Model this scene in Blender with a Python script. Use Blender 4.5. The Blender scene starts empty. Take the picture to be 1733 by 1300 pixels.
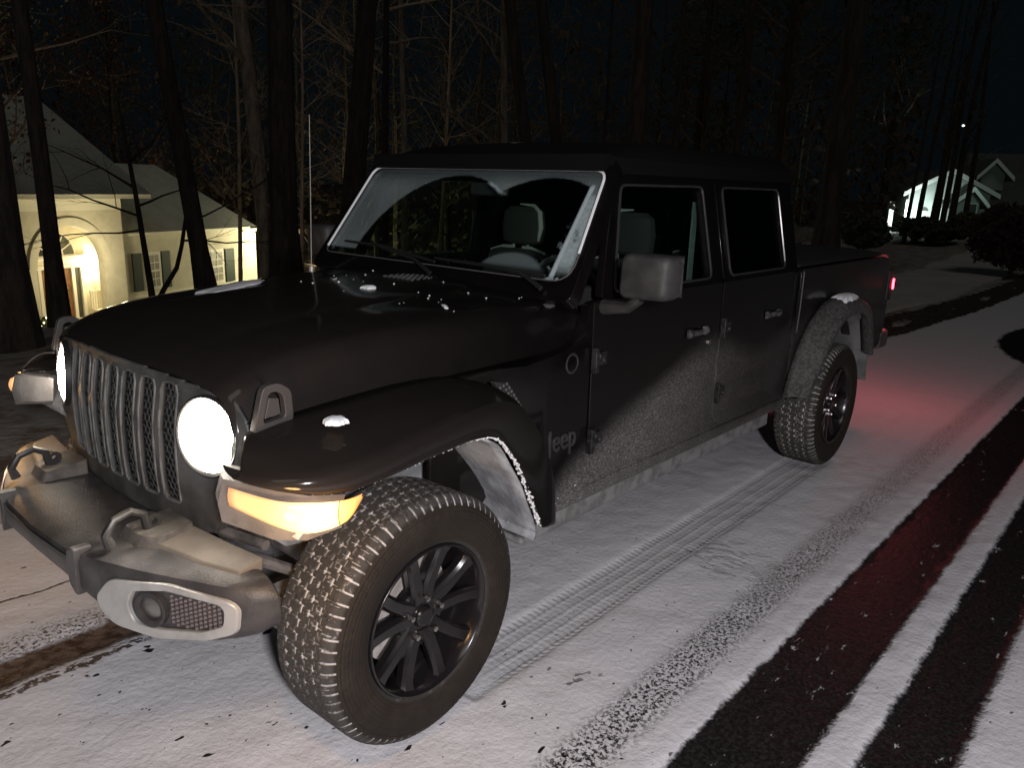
import bpy, bmesh, math, random
import numpy as np
from mathutils import Vector, Matrix
D = bpy.data; SC = bpy.context.scene
COL = SC.collection
R = math.radians
# ------------------------------------------------------------------ camera
CAM = Vector((-1.462, -2.466, 1.6768)); YAW, PITCH, ROLL, FPX = .8628, .2496, .0318, 1323.2
cf = Vector((math.sin(YAW)*math.cos(PITCH), math.cos(YAW)*math.cos(PITCH), -math.sin(PITCH)))
r0 = Vector((math.cos(YAW), -math.sin(YAW), 0)); u0 = r0.cross(cf)
cr = r0*math.cos(ROLL)+u0*math.sin(ROLL); cu = u0*math.cos(ROLL)-r0*math.sin(ROLL)
cam = D.objects.new('camera', D.cameras.new('camera')); COL.objects.link(cam)
M4 = Matrix((cr, cu, -cf)).transposed().to_4x4(); M4.translation = CAM; cam.matrix_world = M4
cam.data.sensor_width = 36; cam.data.lens = FPX/1733*36; cam.data.clip_end = 900; cam.data.clip_start = .03
SC.camera = cam
# ------------------------------------------------------------------ night sky and light
W = D.worlds.new('World'); SC.world = W; W.use_nodes = True
wn = W.node_tree; bg = wn.nodes['Background']; sk = wn.nodes.new('ShaderNodeTexSky'); sk.sky_type = 'NISHITA'
sk.sun_disc = False; sk.sun_elevation = R(-5); sk.sun_rotation = R(235)
mxw = wn.nodes.new('ShaderNodeMix'); mxw.data_type = 'RGBA'; mxw.inputs[0].default_value = .88; mxw.inputs[7].default_value = (.0085, .016, .0215, 1)
wn.links.new(sk.outputs[0], mxw.inputs[6]); wn.links.new(mxw.outputs[2], bg.inputs[0]); bg.inputs[1].default_value = .20
def lamp(name, kind, loc, energy, color, size=.05, aim=None, **kw):
    l = D.lights.new(name, kind); l.energy = energy; l.color = color
    if kind == 'POINT' or kind == 'SPOT': l.shadow_soft_size = size
    if kind == 'AREA': l.size = size
    for k, v in kw.items(): setattr(l, k, v)
    o = D.objects.new(name, l); COL.objects.link(o); o.location = loc
    if aim is not None: o.rotation_euler = (Vector(aim)-Vector(loc)).to_track_quat('-Z', 'Y').to_euler()
    return o
lamp('moon', 'SUN', (-30, -26, 50), .14, (1, .95, .88), aim=(0, 0, 0), angle=R(20))
lamp('flash', 'POINT', CAM+Vector((-.35, -.95, .35)), 450, (1, .95, .985), .10)
SC.view_settings.view_transform = 'Standard'; SC.view_settings.look = 'None'
SC.view_settings.exposure = 0; SC.view_settings.gamma = 1
SC.cycles.sample_clamp_indirect = 3; SC.cycles.max_bounces = 8; SC.cycles.transparent_max_bounces = 24
# ------------------------------------------------------------------ helpers
def ray(px, py): return cf+cr*((px-866.5)/FPX)-cu*((py-650)/FPX)
def away(px, py, dist):                       # ground position of something seen at a bearing, dist metres off
    d = ray(px, py); d.z = 0; d.normalize(); return CAM.x+d.x*dist, CAM.y+d.y*dist
rng = random.Random(5)
class MB:
    def __init__(s): s.v = []; s.f = []
    def add(s, vs, fs):
        n = len(s.v); s.v += [tuple(v) for v in vs]; s.f += [tuple(i+n for i in f) for f in fs]; return s
    def box(s, c, d, rot=None):
        vs = [Vector((x*d[0]/2, y*d[1]/2, z*d[2]/2)) for x in (-1, 1) for y in (-1, 1) for z in (-1, 1)]
        if rot is not None: vs = [rot @ v for v in vs]
        c = Vector(c); return s.add([v+c for v in vs], [(0,1,3,2),(4,6,7,5),(0,4,5,1),(2,3,7,6),(0,2,6,4),(1,5,7,3)])
    def bb(s, x0, x1, y0, y1, z0, z1): return s.box(((x0+x1)/2, (y0+y1)/2, (z0+z1)/2), (abs(x1-x0), abs(y1-y0), abs(z1-z0)))
    def loops(s, L, close=True, cap=True):    # skin between equal loops of points
        n = len(L[0]); vs = [p for l in L for p in l]; fs = []
        for i in range(len(L)-1):
            for j in range(n if close else n-1):
                k = (j+1) % n; fs.append((i*n+j, i*n+k, (i+1)*n+k, (i+1)*n+j))
        if cap: fs.append(tuple(range(n-1, -1, -1))); fs.append(tuple((len(L)-1)*n+j for j in range(n)))
        return s.add(vs, fs)
    def tube(s, path, r, n=8, cap=True):
        path = [Vector(p) for p in path]; L = []
        rr = r if isinstance(r, (list, tuple)) else [r]*len(path)
        up = None
        for i, p in enumerate(path):
            t = (path[min(i+1, len(path)-1)]-path[max(i-1, 0)]).normalized()
            if up is None: up = t.orthogonal().normalized()
            up = (up-t*up.dot(t)); up = up.normalized() if up.length > 1e-6 else t.orthogonal().normalized()
            b = t.cross(up)
            L.append([p+(up*math.cos(a)+b*math.sin(a))*rr[i] for a in (2*math.pi*k/n for k in range(n))])
        return s.loops(L, True, cap)
    def lathe(s, prof, c, axis, n=48, cap=False):     # prof: (radius, along axis)
        a = Vector(axis).normalized(); u = a.orthogonal().normalized(); w = a.cross(u); c = Vector(c)
        return s.loops([[c+a*h+(u*math.cos(t)+w*math.sin(t))*r for t in (2*math.pi*k/n for k in range(n))] for r, h in prof], True, cap)
    def grid(s, fn, nu, nv):
        vs = [fn(i/(nu-1), j/(nv-1)) for i in range(nu) for j in range(nv)]
        return s.add(vs, [(i*nv+j, i*nv+j+1, (i+1)*nv+j+1, (i+1)*nv+j) for i in range(nu-1) for j in range(nv-1)])
    def prism(s, poly, f0, f1):               # poly of 2D points, f0/f1 map to 3D
        return s.loops([[f0(*p) for p in poly], [f1(*p) for p in poly]])
    def ring(s, outer, inner, f0, f1):        # plate with a hole
        n = len(outer); A = [f0(*p) for p in outer]; B = [f0(*p) for p in inner]; Cc = [f1(*p) for p in inner]; E_ = [f1(*p) for p in outer]
        fs = []
        for j in range(n):
            k = (j+1) % n
            for a, b in ((0, 1), (1, 2), (2, 3), (3, 0)): fs.append((a*n+j, a*n+k, b*n+k, b*n+j))
        return s.add(A+B+Cc+E_, fs)
    def build(s, name, m, parent=None, bevel=0, smooth=True, solid=0, seg=2, ang=35):
        me = D.meshes.new(name); o = D.objects.new(name, me); COL.objects.link(o)
        off = Vector((0, 0, 0))
        if parent is not None: o.parent = parent; off = ORG.get(parent.name, off); ORG[o.name] = off
        me.from_pydata([tuple(Vector(v)-off) for v in s.v], [], s.f); me.materials.append(m)
        b = bmesh.new(); b.from_mesh(me); bmesh.ops.recalc_face_normals(b, faces=b.faces); b.to_mesh(me); b.free()
        if smooth:
            me.polygons.foreach_set('use_smooth', [True]*len(me.polygons))
            try: me.set_sharp_from_angle(angle=R(ang))
            except Exception: pass
        if solid:
            md = o.modifiers.new('solid', 'SOLIDIFY'); md.thickness = solid; md.offset = 0
        if bevel:
            md = o.modifiers.new('bevel', 'BEVEL'); md.width = bevel; md.segments = seg; md.limit_method = 'ANGLE'; md.angle_limit = R(32)
            md.harden_normals = True
        return o
ORG = {}
def tag(o, label, cat, group=None, kind=None):
    if label: o['label'] = label
    if cat: o['category'] = cat
    if group: o['group'] = group
    if kind: o['kind'] = kind
    return o
def thing(name, label, cat, loc=(0, 0, 0), group=None):
    o = D.objects.new(name, None); COL.objects.link(o); o.location = loc; o.empty_display_size = .2
    ORG[o.name] = Vector(loc); return tag(o, label, cat, group)
def interp(x, xs, ys): return float(np.interp(x, xs, ys))
def curve(t, pts):                            # Catmull-Rom through pts, t in 0..1
    n = len(pts)-1; k = min(int(t*n), n-1); u = t*n-k
    P = [Vector(pts[max(0, min(n, k+i))]) for i in (-1, 0, 1, 2)]
    return .5*((2*P[1])+(P[2]-P[0])*u+(2*P[0]-5*P[1]+4*P[2]-P[3])*u*u+(3*P[1]-P[0]-3*P[2]+P[3])*u**3)
def rpoly(pts, rad, k=5):                     # round the corners of a 2D polygon
    out = []; n = len(pts)
    rad = rad if isinstance(rad, (list, tuple)) else [rad]*n
    for i in range(n):
        p = Vector(pts[i]); a = Vector(pts[i-1])-p; b = Vector(pts[(i+1) % n])-p
        r = min(rad[i], a.length*.48, b.length*.48); A = p+a.normalized()*r; B_ = p+b.normalized()*r
        for j in range(k):
            t = j/(k-1); out.append(tuple(A*(1-t)**2+p*2*t*(1-t)+B_*t*t))
    return out
# ------------------------------------------------------------------ node expressions
class X:
    nt = None
    def __init__(s, so): s.s = so
    @staticmethod
    def op(o, *a):
        n = X.nt.nodes.new('ShaderNodeMath'); n.operation = o
        for i, q in enumerate(a):
            if isinstance(q, X): X.nt.links.new(q.s, n.inputs[i])
            else: n.inputs[i].default_value = q
        return X(n.outputs[0])
    def __add__(s, o): return X.op('ADD', s, o)
    __radd__ = __add__
    def __sub__(s, o): return X.op('SUBTRACT', s, o)
    def __rsub__(s, o): return X.op('SUBTRACT', o, s)
    def __mul__(s, o): return X.op('MULTIPLY', s, o)
    __rmul__ = __mul__
    def __truediv__(s, o): return X.op('DIVIDE', s, o)
def xabs(a): return X.op('ABSOLUTE', a)
def xmin(a, b): return X.op('MINIMUM', a, b)
def xmax(a, b): return X.op('MAXIMUM', a, b)
def step(a, lo, hi):                          # smooth 0..1
    n = X.nt.nodes.new('ShaderNodeMapRange'); n.interpolation_type = 'SMOOTHSTEP'; X.nt.links.new(a.s, n.inputs[0])
    if lo < hi: n.inputs[1].default_value, n.inputs[2].default_value, n.inputs[3].default_value, n.inputs[4].default_value = lo, hi, 0, 1
    else: n.inputs[1].default_value, n.inputs[2].default_value, n.inputs[3].default_value, n.inputs[4].default_value = hi, lo, 1, 0
    return X(n.outputs[0])
def band(y, c, h, e): return step(xabs(y-c), h+e, h-e)
def coords(kind='Object'):
    n = X.nt.nodes.new('ShaderNodeTexCoord'); s = X.nt.nodes.new('ShaderNodeSeparateXYZ'); X.nt.links.new(n.outputs[kind], s.inputs[0])
    return n.outputs[kind], X(s.outputs[0]), X(s.outputs[1]), X(s.outputs[2])
def noise(vec, scale, detail=2, rough=.5, stretch=None, off=0, out=0):
    if stretch or off:
        m = X.nt.nodes.new('ShaderNodeMapping'); X.nt.links.new(vec, m.inputs[0]); m.inputs[3].default_value = stretch or (1, 1, 1); m.inputs[1].default_value = (off, off*.7, off*.3); vec = m.outputs[0]
    n = X.nt.nodes.new('ShaderNodeTexNoise'); n.inputs['Scale'].default_value = scale; n.inputs['Detail'].default_value = detail; n.inputs['Roughness'].default_value = rough
    X.nt.links.new(vec, n.inputs[0]); return X(n.outputs[0])
def mixc(f, a, b):
    n = X.nt.nodes.new('ShaderNodeMix'); n.data_type = 'RGBA'
    if isinstance(f, X): X.nt.links.new(f.s, n.inputs[0])
    else: n.inputs[0].default_value = f
    for q, i in ((a, 6), (b, 7)):
        if isinstance(q, X): X.nt.links.new(q.s, n.inputs[i])
        else: n.inputs[i].default_value = (*q, 1)
    return X(n.outputs[2])
def newmat(name):
    m = D.materials.new(name); m.use_nodes = True; X.nt = m.node_tree; return m, m.node_tree.nodes['Principled BSDF']
def put(p, key, v):
    if isinstance(v, X): X.nt.links.new(v.s, p.inputs[key])
    elif isinstance(v, tuple): p.inputs[key].default_value = (*v, 1)
    else: p.inputs[key].default_value = v
def bump(p, h, strength=.5, dist=.01):
    b = X.nt.nodes.new('ShaderNodeBump'); b.inputs['Strength'].default_value = strength; b.inputs['Distance'].default_value = dist
    X.nt.links.new(h.s, b.inputs['Height']); X.nt.links.new(b.outputs[0], p.inputs['Normal'])
def mat(name, col, rough=.6, metal=0, col2=None, sc=6, bmp=0, bsc=60, spec=.5, coat=0, emis=None, es=0):
    m, p = newmat(name); v, x, y, z = coords()
    if col2: put(p, 'Base Color', mixc(step(noise(v, sc, 4, .6), .38, .64), col, col2))
    else: put(p, 'Base Color', col)
    put(p, 'Roughness', rough); put(p, 'Metallic', metal); put(p, 'Specular IOR Level', spec); put(p, 'Coat Weight', coat)
    if bmp: bump(p, noise(v, bsc, 4, .6), bmp, .004)
    if emis: put(p, 'Emission Color', emis); put(p, 'Emission Strength', es)
    return m
# ---- materials
def paint_mat():
    m, p = newmat('black paint'); v, x, y, z = coords(); x = x+1.9        # metres behind the front axle
    # thrown road salt: a fan behind the front wheel, low on the doors
    fan = X.op('POWER', xmax(x-.70, .001)/1.2, .60)*.47+.43+noise(v, 5, 3)*.06-step(x, 1.9, 2.6)*.22
    up = step(z-fan+(noise(v, 2.5, 2)-.5)*.08, .09, -.07)*step(x, .70, .80)*(1.0-step(x, 1.2, 2.7)*.75)*step(xabs(y), .70, .76)
    low = step(z+noise(v, 8, 3)*.12, .62, .50)*step(xabs(y), .70, .76)*step(x, .7, .9)
    fleck = step(noise(v, 150, 3, .8, (.5, 1, 1.2)), .40, .72)
    dirt = xmin(xmax(up, low*.7)*(fleck*.8+.25)*(.65+noise(v, 12, 3)*.6), 1.0)
    film_glare = step(noise(v, 9, 5, .7), .25, .8)*.10+.02+step(x, .9, -.45)*.42  # random salt film; its rise towards the nose paints headlight glare
    put(p, 'Base Color', mixc(dirt, mixc(film_glare, (.003, .0026, .0026), (.026, .021, .018)), (.27, .25, .245)))
    put(p, 'Roughness', xmin(dirt*.6+.30+film_glare*.8, .9)); put(p, 'Coat Weight', (1-dirt)*.5); put(p, 'Coat Roughness', .10); put(p, 'Specular IOR Level', .10)
    bump(p, noise(v, 160, 2)*.4+dirt*.6, .08, .004); return m
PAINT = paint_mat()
PLAST = mat('black plastic', (.018, .017, .017), .62, col2=(.035, .033, .031), sc=14, bmp=.25, bsc=300)
DUSTY = mat('salted plastic', (.085, .08, .076), .7, col2=(.13, .125, .12), sc=9, bmp=.3, bsc=200)
GRILLE = mat('grille paint', (.045, .045, .043), .45, col2=(.085, .085, .08), sc=7, bmp=.15, bsc=180)
SILVER = mat('silver trim', (.36, .36, .35), .38, metal=.2, col2=(.27, .27, .26), sc=10)
HINGEM = mat('hinge paint', (.008, .008, .008), .45, col2=(.032, .031, .030), sc=45)
RUBBER = mat('rubber seal', (.012, .012, .012), .55)
DARK = mat('under body', (.012, .011, .011), .8, col2=(.03, .028, .026), sc=8)
SALTM = mat('snow caked liner', (.40, .41, .42), .85, col2=(.20, .205, .21), sc=7, bmp=.8, bsc=40)
FRAMEM = mat('snow caked rail', (.26, .26, .25), .85, col2=(.15, .15, .145), sc=12, bmp=.5, bsc=60)
SNOW = mat('clump snow', (.80, .82, .84), .7, bmp=.8, bsc=50)
LITBEAD = mat('lit gasket bead', (.80, .82, .84), .45)  # pale colour standing for light caught on the windshield gasket
RIMM = mat('gloss black rim', (.012, .010, .011), .22, spec=.6)
STEEL = mat('brake steel', (.62, .58, .54), .5, metal=.2, col2=(.42, .38, .35), sc=20)
CHROME = mat('lug chrome', (.55, .53, .52), .22, metal=1)
SEATM = mat('seat cloth', (.018, .019, .018), .9, bmp=.3, bsc=400)
SEATL = mat('seat trim and lit edge', (.26, .28, .26), .7)
INTER = mat('cabin plastic', (.02, .02, .021), .65)
def glass(name, tint, fac):
    m = D.materials.new(name); m.use_nodes = True; nt = m.node_tree; X.nt = nt; nt.nodes.clear()
    o = nt.nodes.new('ShaderNodeOutputMaterial'); t = nt.nodes.new('ShaderNodeBsdfTransparent'); t.inputs[0].default_value = (*tint, 1)
    g = nt.nodes.new('ShaderNodeBsdfGlossy'); g.inputs['Roughness'].default_value = .03; fr = nt.nodes.new('ShaderNodeLayerWeight')
    mx = nt.nodes.new('ShaderNodeMixShader'); f2 = X.op('POWER', X(fr.outputs['Facing']), 5.0)*(.9*fac)+.035*fac
    nt.links.new(f2.s, mx.inputs[0]); nt.links.new(t.outputs[0], mx.inputs[1]); nt.links.new(g.outputs[0], mx.inputs[2]); nt.links.new(mx.outputs[0], o.inputs[0])
    return m, nt, mx, o
GLASS = glass('clear glass', (.86, .93, .9), 1.0)[0]
TINT = glass('tinted glass', (.10, .12, .12), 1.0)[0]
def windshield_mat():
    m, nt, mx, o = glass('frosted windshield', (.86, .93, .88), 1.0)
    v, x, y, z = coords()                     # object space: y across, height along the slope from z
    s = (z-1.33)/.8117                        # distance up the pane
    def disc(cy, r): dy = y-cy; return X.op('SQRT', dy*dy+s*s)-r+(noise(v, 30, 2)-.5)*.012
    c1 = step(disc(.075, .47), .006, -.006); c2 = step(disc(-.45, .468), .006, -.006)*step(y, -.646, -.642)
    low = step(s, .035, .05)
    clear = xmax(c1, c2)
    frost = (1-clear)*(noise(v, 4, 3, .5)*.30+noise(v, 90, 4, .7)*.14-.07)*low*step(s, .52, .38)+(1-clear)*.05*low
    edge1 = step(xabs(y+.648), .016, .004)*step(s, .0, .03)*step(s, .45, .42)      # scraped ridge at the end of the sweep
    rid = step(xabs(disc(.075, .47)), .014, 0)*step(y, -.08, -.12)*step(s, .37, .40)*.55
    side = step(y, -.642, -.66)*step(y, -.742, -.70)*(.30+noise(v, 60, 3)*.6)*step(s, .02, .1)*step(s, .42, .36)
    dyc = y+.43; hum = step(X.op('SQRT', dyc*dyc+(s-0.0)*(s-0.0)*2.6)-.17, .012, -.012)*.12*step(s, .03, .06)
    sp = step(noise(v, 140, 2, .6), .70, .78)*.5*step(s, .16, .02)
    run = step(noise(v, 26, 3, .6), .56, .62)*step(y, -.60, -.645)*step(y, -.74, -.70)*step(s, .30, .05)*.55; side = xmax(side*step(noise(v, 11, 3, .6), .34, .5), run)
    f = xmin(xmax(xmax(xmax(frost, edge1*.9), xmax(rid, side)), xmax(hum, sp)), .92)
    d = nt.nodes.new('ShaderNodeBsdfDiffuse'); d.inputs[0].default_value = (.42, .50, .52, 1)
    m2 = nt.nodes.new('ShaderNodeMixShader'); nt.links.new(f.s, m2.inputs[0]); nt.links.new(mx.outputs[0], m2.inputs[1]); nt.links.new(d.outputs[0], m2.inputs[2])
    nt.links.new(m2.outputs[0], o.inputs[0]); return m
WSHIELD = windshield_mat()
def emit(name, col, s):
    m, p = newmat(name); put(p, 'Base Color', (.8, .8, .8)); put(p, 'Emission Color', col); put(p, 'Emission Strength', s); return m
def ground_mat():
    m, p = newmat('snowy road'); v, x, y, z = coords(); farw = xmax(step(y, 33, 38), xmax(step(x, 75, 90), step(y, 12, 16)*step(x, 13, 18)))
    n1 = noise(v, 9, 3)-.5; n2 = noise(v, 45, 3, .6)-.5; n3 = noise(v, 160, 2)-.5
    yy = y+n1*.030+n2*.030
    fine = noise(v, 75, 4, .75); med = noise(v, 28, 3, .6); stre = noise(v, 22, 4, .7, (.35, 1, 1))
    A = band(yy, -1.69, .155, .010); Bn = band(yy, -2.085, .118, .012)
    specks = step(stre, .64, .71)
    bare = xmax(A, Bn)*(1-specks*.75)
    bare = bare*(1-step(x, 45, 60))
    # speckled older track
    sp = band(y+n1*.03, -1.335, .075, .04)*step(fine, .50, .56)*(.55+step(x, 4, .5)*.45)
    # mud track ahead of the far wheel, slush on both sides of it
    mud = band(y+n1*.07+n2*.05, .36, .085, .02)*step(x, .6, -.1)
    mudb = band(y+n1*.05, .50, .07, .05)*step(fine, .50, .58)*step(x, .6, -.1)
    mudc = band(y+n1*.06+n2*.06, .225, .018, .008)*step(x, .6, -.1)*step(med, .42, .5)
    line = band(y+n1*.035+n2*.02, .873, .006, .005)*step(x, .8, .1)
    # leaf bits and grit
    leaf = step(x, 1.0, .2)*step(noise(v, 17, 2, .5, (.7, 1, 1), 7), .70, .72)*step(x, 3.5, .6)
    leaf2 = step(noise(v, 42, 2, .5, (.8, 1, 1), 3), .72, .745)*step(x, 3.5, .6)
    grit = step(noise(v, 26, 3, .6, None, 11), .66, .72)*.35
    # turned wheel track and scuffs further up the road
    dx = x-10.2; dy = y+2.1; rr = X.op('SQRT', dx*dx*.30+dy*dy); arc = band(rr+n1*.1, 1.15, .17, .03)*step(x, 7.4, 7.9)
    sc = step(noise(v, 2.4, 3, .6, (.5, 2.2, 1), 5), .665, .69)*band(x, 8.4, .9, .3)*band(y, -.85, .25, .1)
    # shoe scuffs beside the truck
    fx = x-1.78; fy = y+1.06; foot = band(X.op('SQRT', fx*fx*1.5+fy*fy), .0, .24, .08)
    sc2 = foot*step(noise(v, 12, 3, .6, (2.0, .8, 1), 2), .52, .60)*.45
    mask = xmin(xmax(xmax(xmax(bare, sp), xmax(xmax(mud, mudb), xmax(line, mudc))), xmax(xmax(leaf, leaf2), xmax(arc, sc))), 1.0)
    # the truck's own tyre track
    lane = band(y+.80, .0, .115, .012)*step(x, .25, .45)*step(x, 3.9, 3.4)
    w = y+.80
    rib = X.op('SINE', w*112.0); zig = X.op('PINGPONG', x*1.0+rib*.004, .016)*62.0
    tread = lane*(step(rib, .2, .9)*.55+step(zig, .35, .65)*(.22+.45*band(xabs(w), .100, .018, .01)))
    snowc = mixc(xmin(grit*.6+sc2+lane*.34*(1-tread), .8), (.70, .70, .73), (.30, .30, .31))
    snowc = mixc(step(noise(v, 6, 4, .6), .3, .75)*.22, snowc, (.58, .58, .57))
    asph = mixc(step(fine, .4, .7), (.009, .0085, .009), (.035, .032, .031))
    mudm = xmin(xmax(mud, xmax(mudb, mudc)), 1.0)
    asph = mixc(mudm, asph, mixc(step(med, .4, .6), (.055, .034, .025), (.13, .095, .075)))
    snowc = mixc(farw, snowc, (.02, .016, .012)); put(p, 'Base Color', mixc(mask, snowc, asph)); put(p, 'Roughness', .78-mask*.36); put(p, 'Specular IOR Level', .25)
    h = noise(v, 16, 3, .5)*.30+noise(v, 38, 3, .5)*.6+noise(v, 120, 2, .6)*.22-mask*1.1-lane*.35+tread*.55-sc2*1.2
    bump(p, h, .5, .016); return m
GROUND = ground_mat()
def far_mat(name, a, b, sc, thr=(.45, .6), bs=.4):
    m, p = newmat(name); v, x, y, z = coords()
    put(p, 'Base Color', mixc(step(noise(v, sc, 6, .7), *thr), a, b)); put(p, 'Roughness', .9); bump(p, noise(v, sc*6, 4), bs, .04); return m
def lawn_mat():
    m, p = newmat('snow dusted lawn'); v, x, y, z = coords()
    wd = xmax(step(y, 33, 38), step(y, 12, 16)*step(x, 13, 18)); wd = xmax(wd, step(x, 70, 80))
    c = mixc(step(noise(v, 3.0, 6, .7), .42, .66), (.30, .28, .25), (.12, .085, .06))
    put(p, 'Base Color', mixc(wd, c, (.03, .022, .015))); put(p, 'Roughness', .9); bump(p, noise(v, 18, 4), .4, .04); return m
LAWN = lawn_mat()
DRIVE = far_mat('snowy driveway', (.46, .45, .42), (.36, .35, .33), 1.2, (.4, .7))
def bark_mat(name, a, b):
    m, p = newmat(name); v, x, y, z = coords('Object')
    n = noise(v, 9, 5, .7, (1, 1, .22)); put(p, 'Base Color', mixc(step(n, .38, .62), a, b)); put(p, 'Roughness', .95); bump(p, n+noise(v, 50, 3)*.3, .9, .03); return m
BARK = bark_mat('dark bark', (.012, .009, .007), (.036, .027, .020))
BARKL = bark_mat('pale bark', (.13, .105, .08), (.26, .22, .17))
TWIG = bark_mat('lit twig bark', (.30, .22, .145), (.46, .36, .25))  # pale bark, lightened further so crowns look lamplit
TWIG_SHADE = bark_mat('shaded twig bark', (.045, .034, .024), (.10, .078, .055))  # darker copy of the twig colour, shade painted into crowns to the right
LEAFR = mat('dry oak leaf', (.12, .045, .022), .8, col2=(.06, .028, .015), sc=3)
LEAFG = mat('evergreen leaf', (.030, .045, .022), .7, col2=(.014, .022, .012), sc=3)
STUCCO = mat('cream stucco', (.66, .62, .49), .9, col2=(.58, .55, .43), sc=2, bmp=.3, bsc=40)
WHITE = mat('white trim', (.80, .78, .66), .6)
def roof_mat(name, a, b):
    m, p = newmat(name); v, x, y, z = coords()
    br = X.nt.nodes.new('ShaderNodeTexBrick'); X.nt.links.new(v, br.inputs[0]); br.inputs['Scale'].default_value = 3; br.inputs['Color1'].default_value = (*a, 1); br.inputs['Color2'].default_value = (*b, 1)
    br.inputs['Mortar'].default_value = (a[0]*.7, a[1]*.7, a[2]*.7, 1); br.inputs['Mortar Size'].default_value = .02
    put(p, 'Base Color', mixc(step(noise(v, 1.2, 4), .35, .7)*.6, X(br.outputs[0]), b)); put(p, 'Roughness', .95); return m
ROOF = roof_mat('snow dusted shingle', (.48, .50, .44), (.60, .61, .56))
ROOFD = roof_mat('dark shingle', (.07, .085, .075), (.11, .125, .11))
SHUT = mat('green shutter', (.018, .035, .024), .6)
WOOD = mat('stained door', (.22, .10, .045), .5, col2=(.15, .07, .03), sc=5)
PANE = mat('dark pane', (.05, .055, .05), .15)
PANEW = mat('curtained pane', (.34, .33, .26), .5, col2=(.22, .21, .17), sc=3)
SIDING = mat('grey green siding', (.25, .29, .27), .85, col2=(.20, .235, .22), sc=2)
PLANT = mat('shrub leaf', (.035, .05, .02), .7, col2=(.02, .025, .012), sc=5)
REDS = mat('dark shrub leaf', (.030, .010, .012), .8, col2=(.015, .007, .008), sc=5)
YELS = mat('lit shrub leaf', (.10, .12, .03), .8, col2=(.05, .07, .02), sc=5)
def head_mat():
    m, p = newmat('headlamp glow'); v, x, y, z = coords(); k = step(z, .868, .925)*.97+.012+noise(v, 60, 2)*.02
    put(p, 'Base Color', (.5, .42, .36)); put(p, 'Emission Color', (1, .89, .76)); put(p, 'Emission Strength', k*70); put(p, 'Roughness', .25); return m
HEADM = head_mat()
BULB = emit('porch bulb', (1, .84, .50), 260)
BULBW = emit('flood bulb', (1, .93, .62), 320)
FAIRY = emit('fairy light', (1, .86, .45), 9)
TAILM = emit('tail lamp glow', (1, .03, .05), 16)
LAMPW = emit('far lamp glow', (.75, .88, 1), 4)
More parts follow.
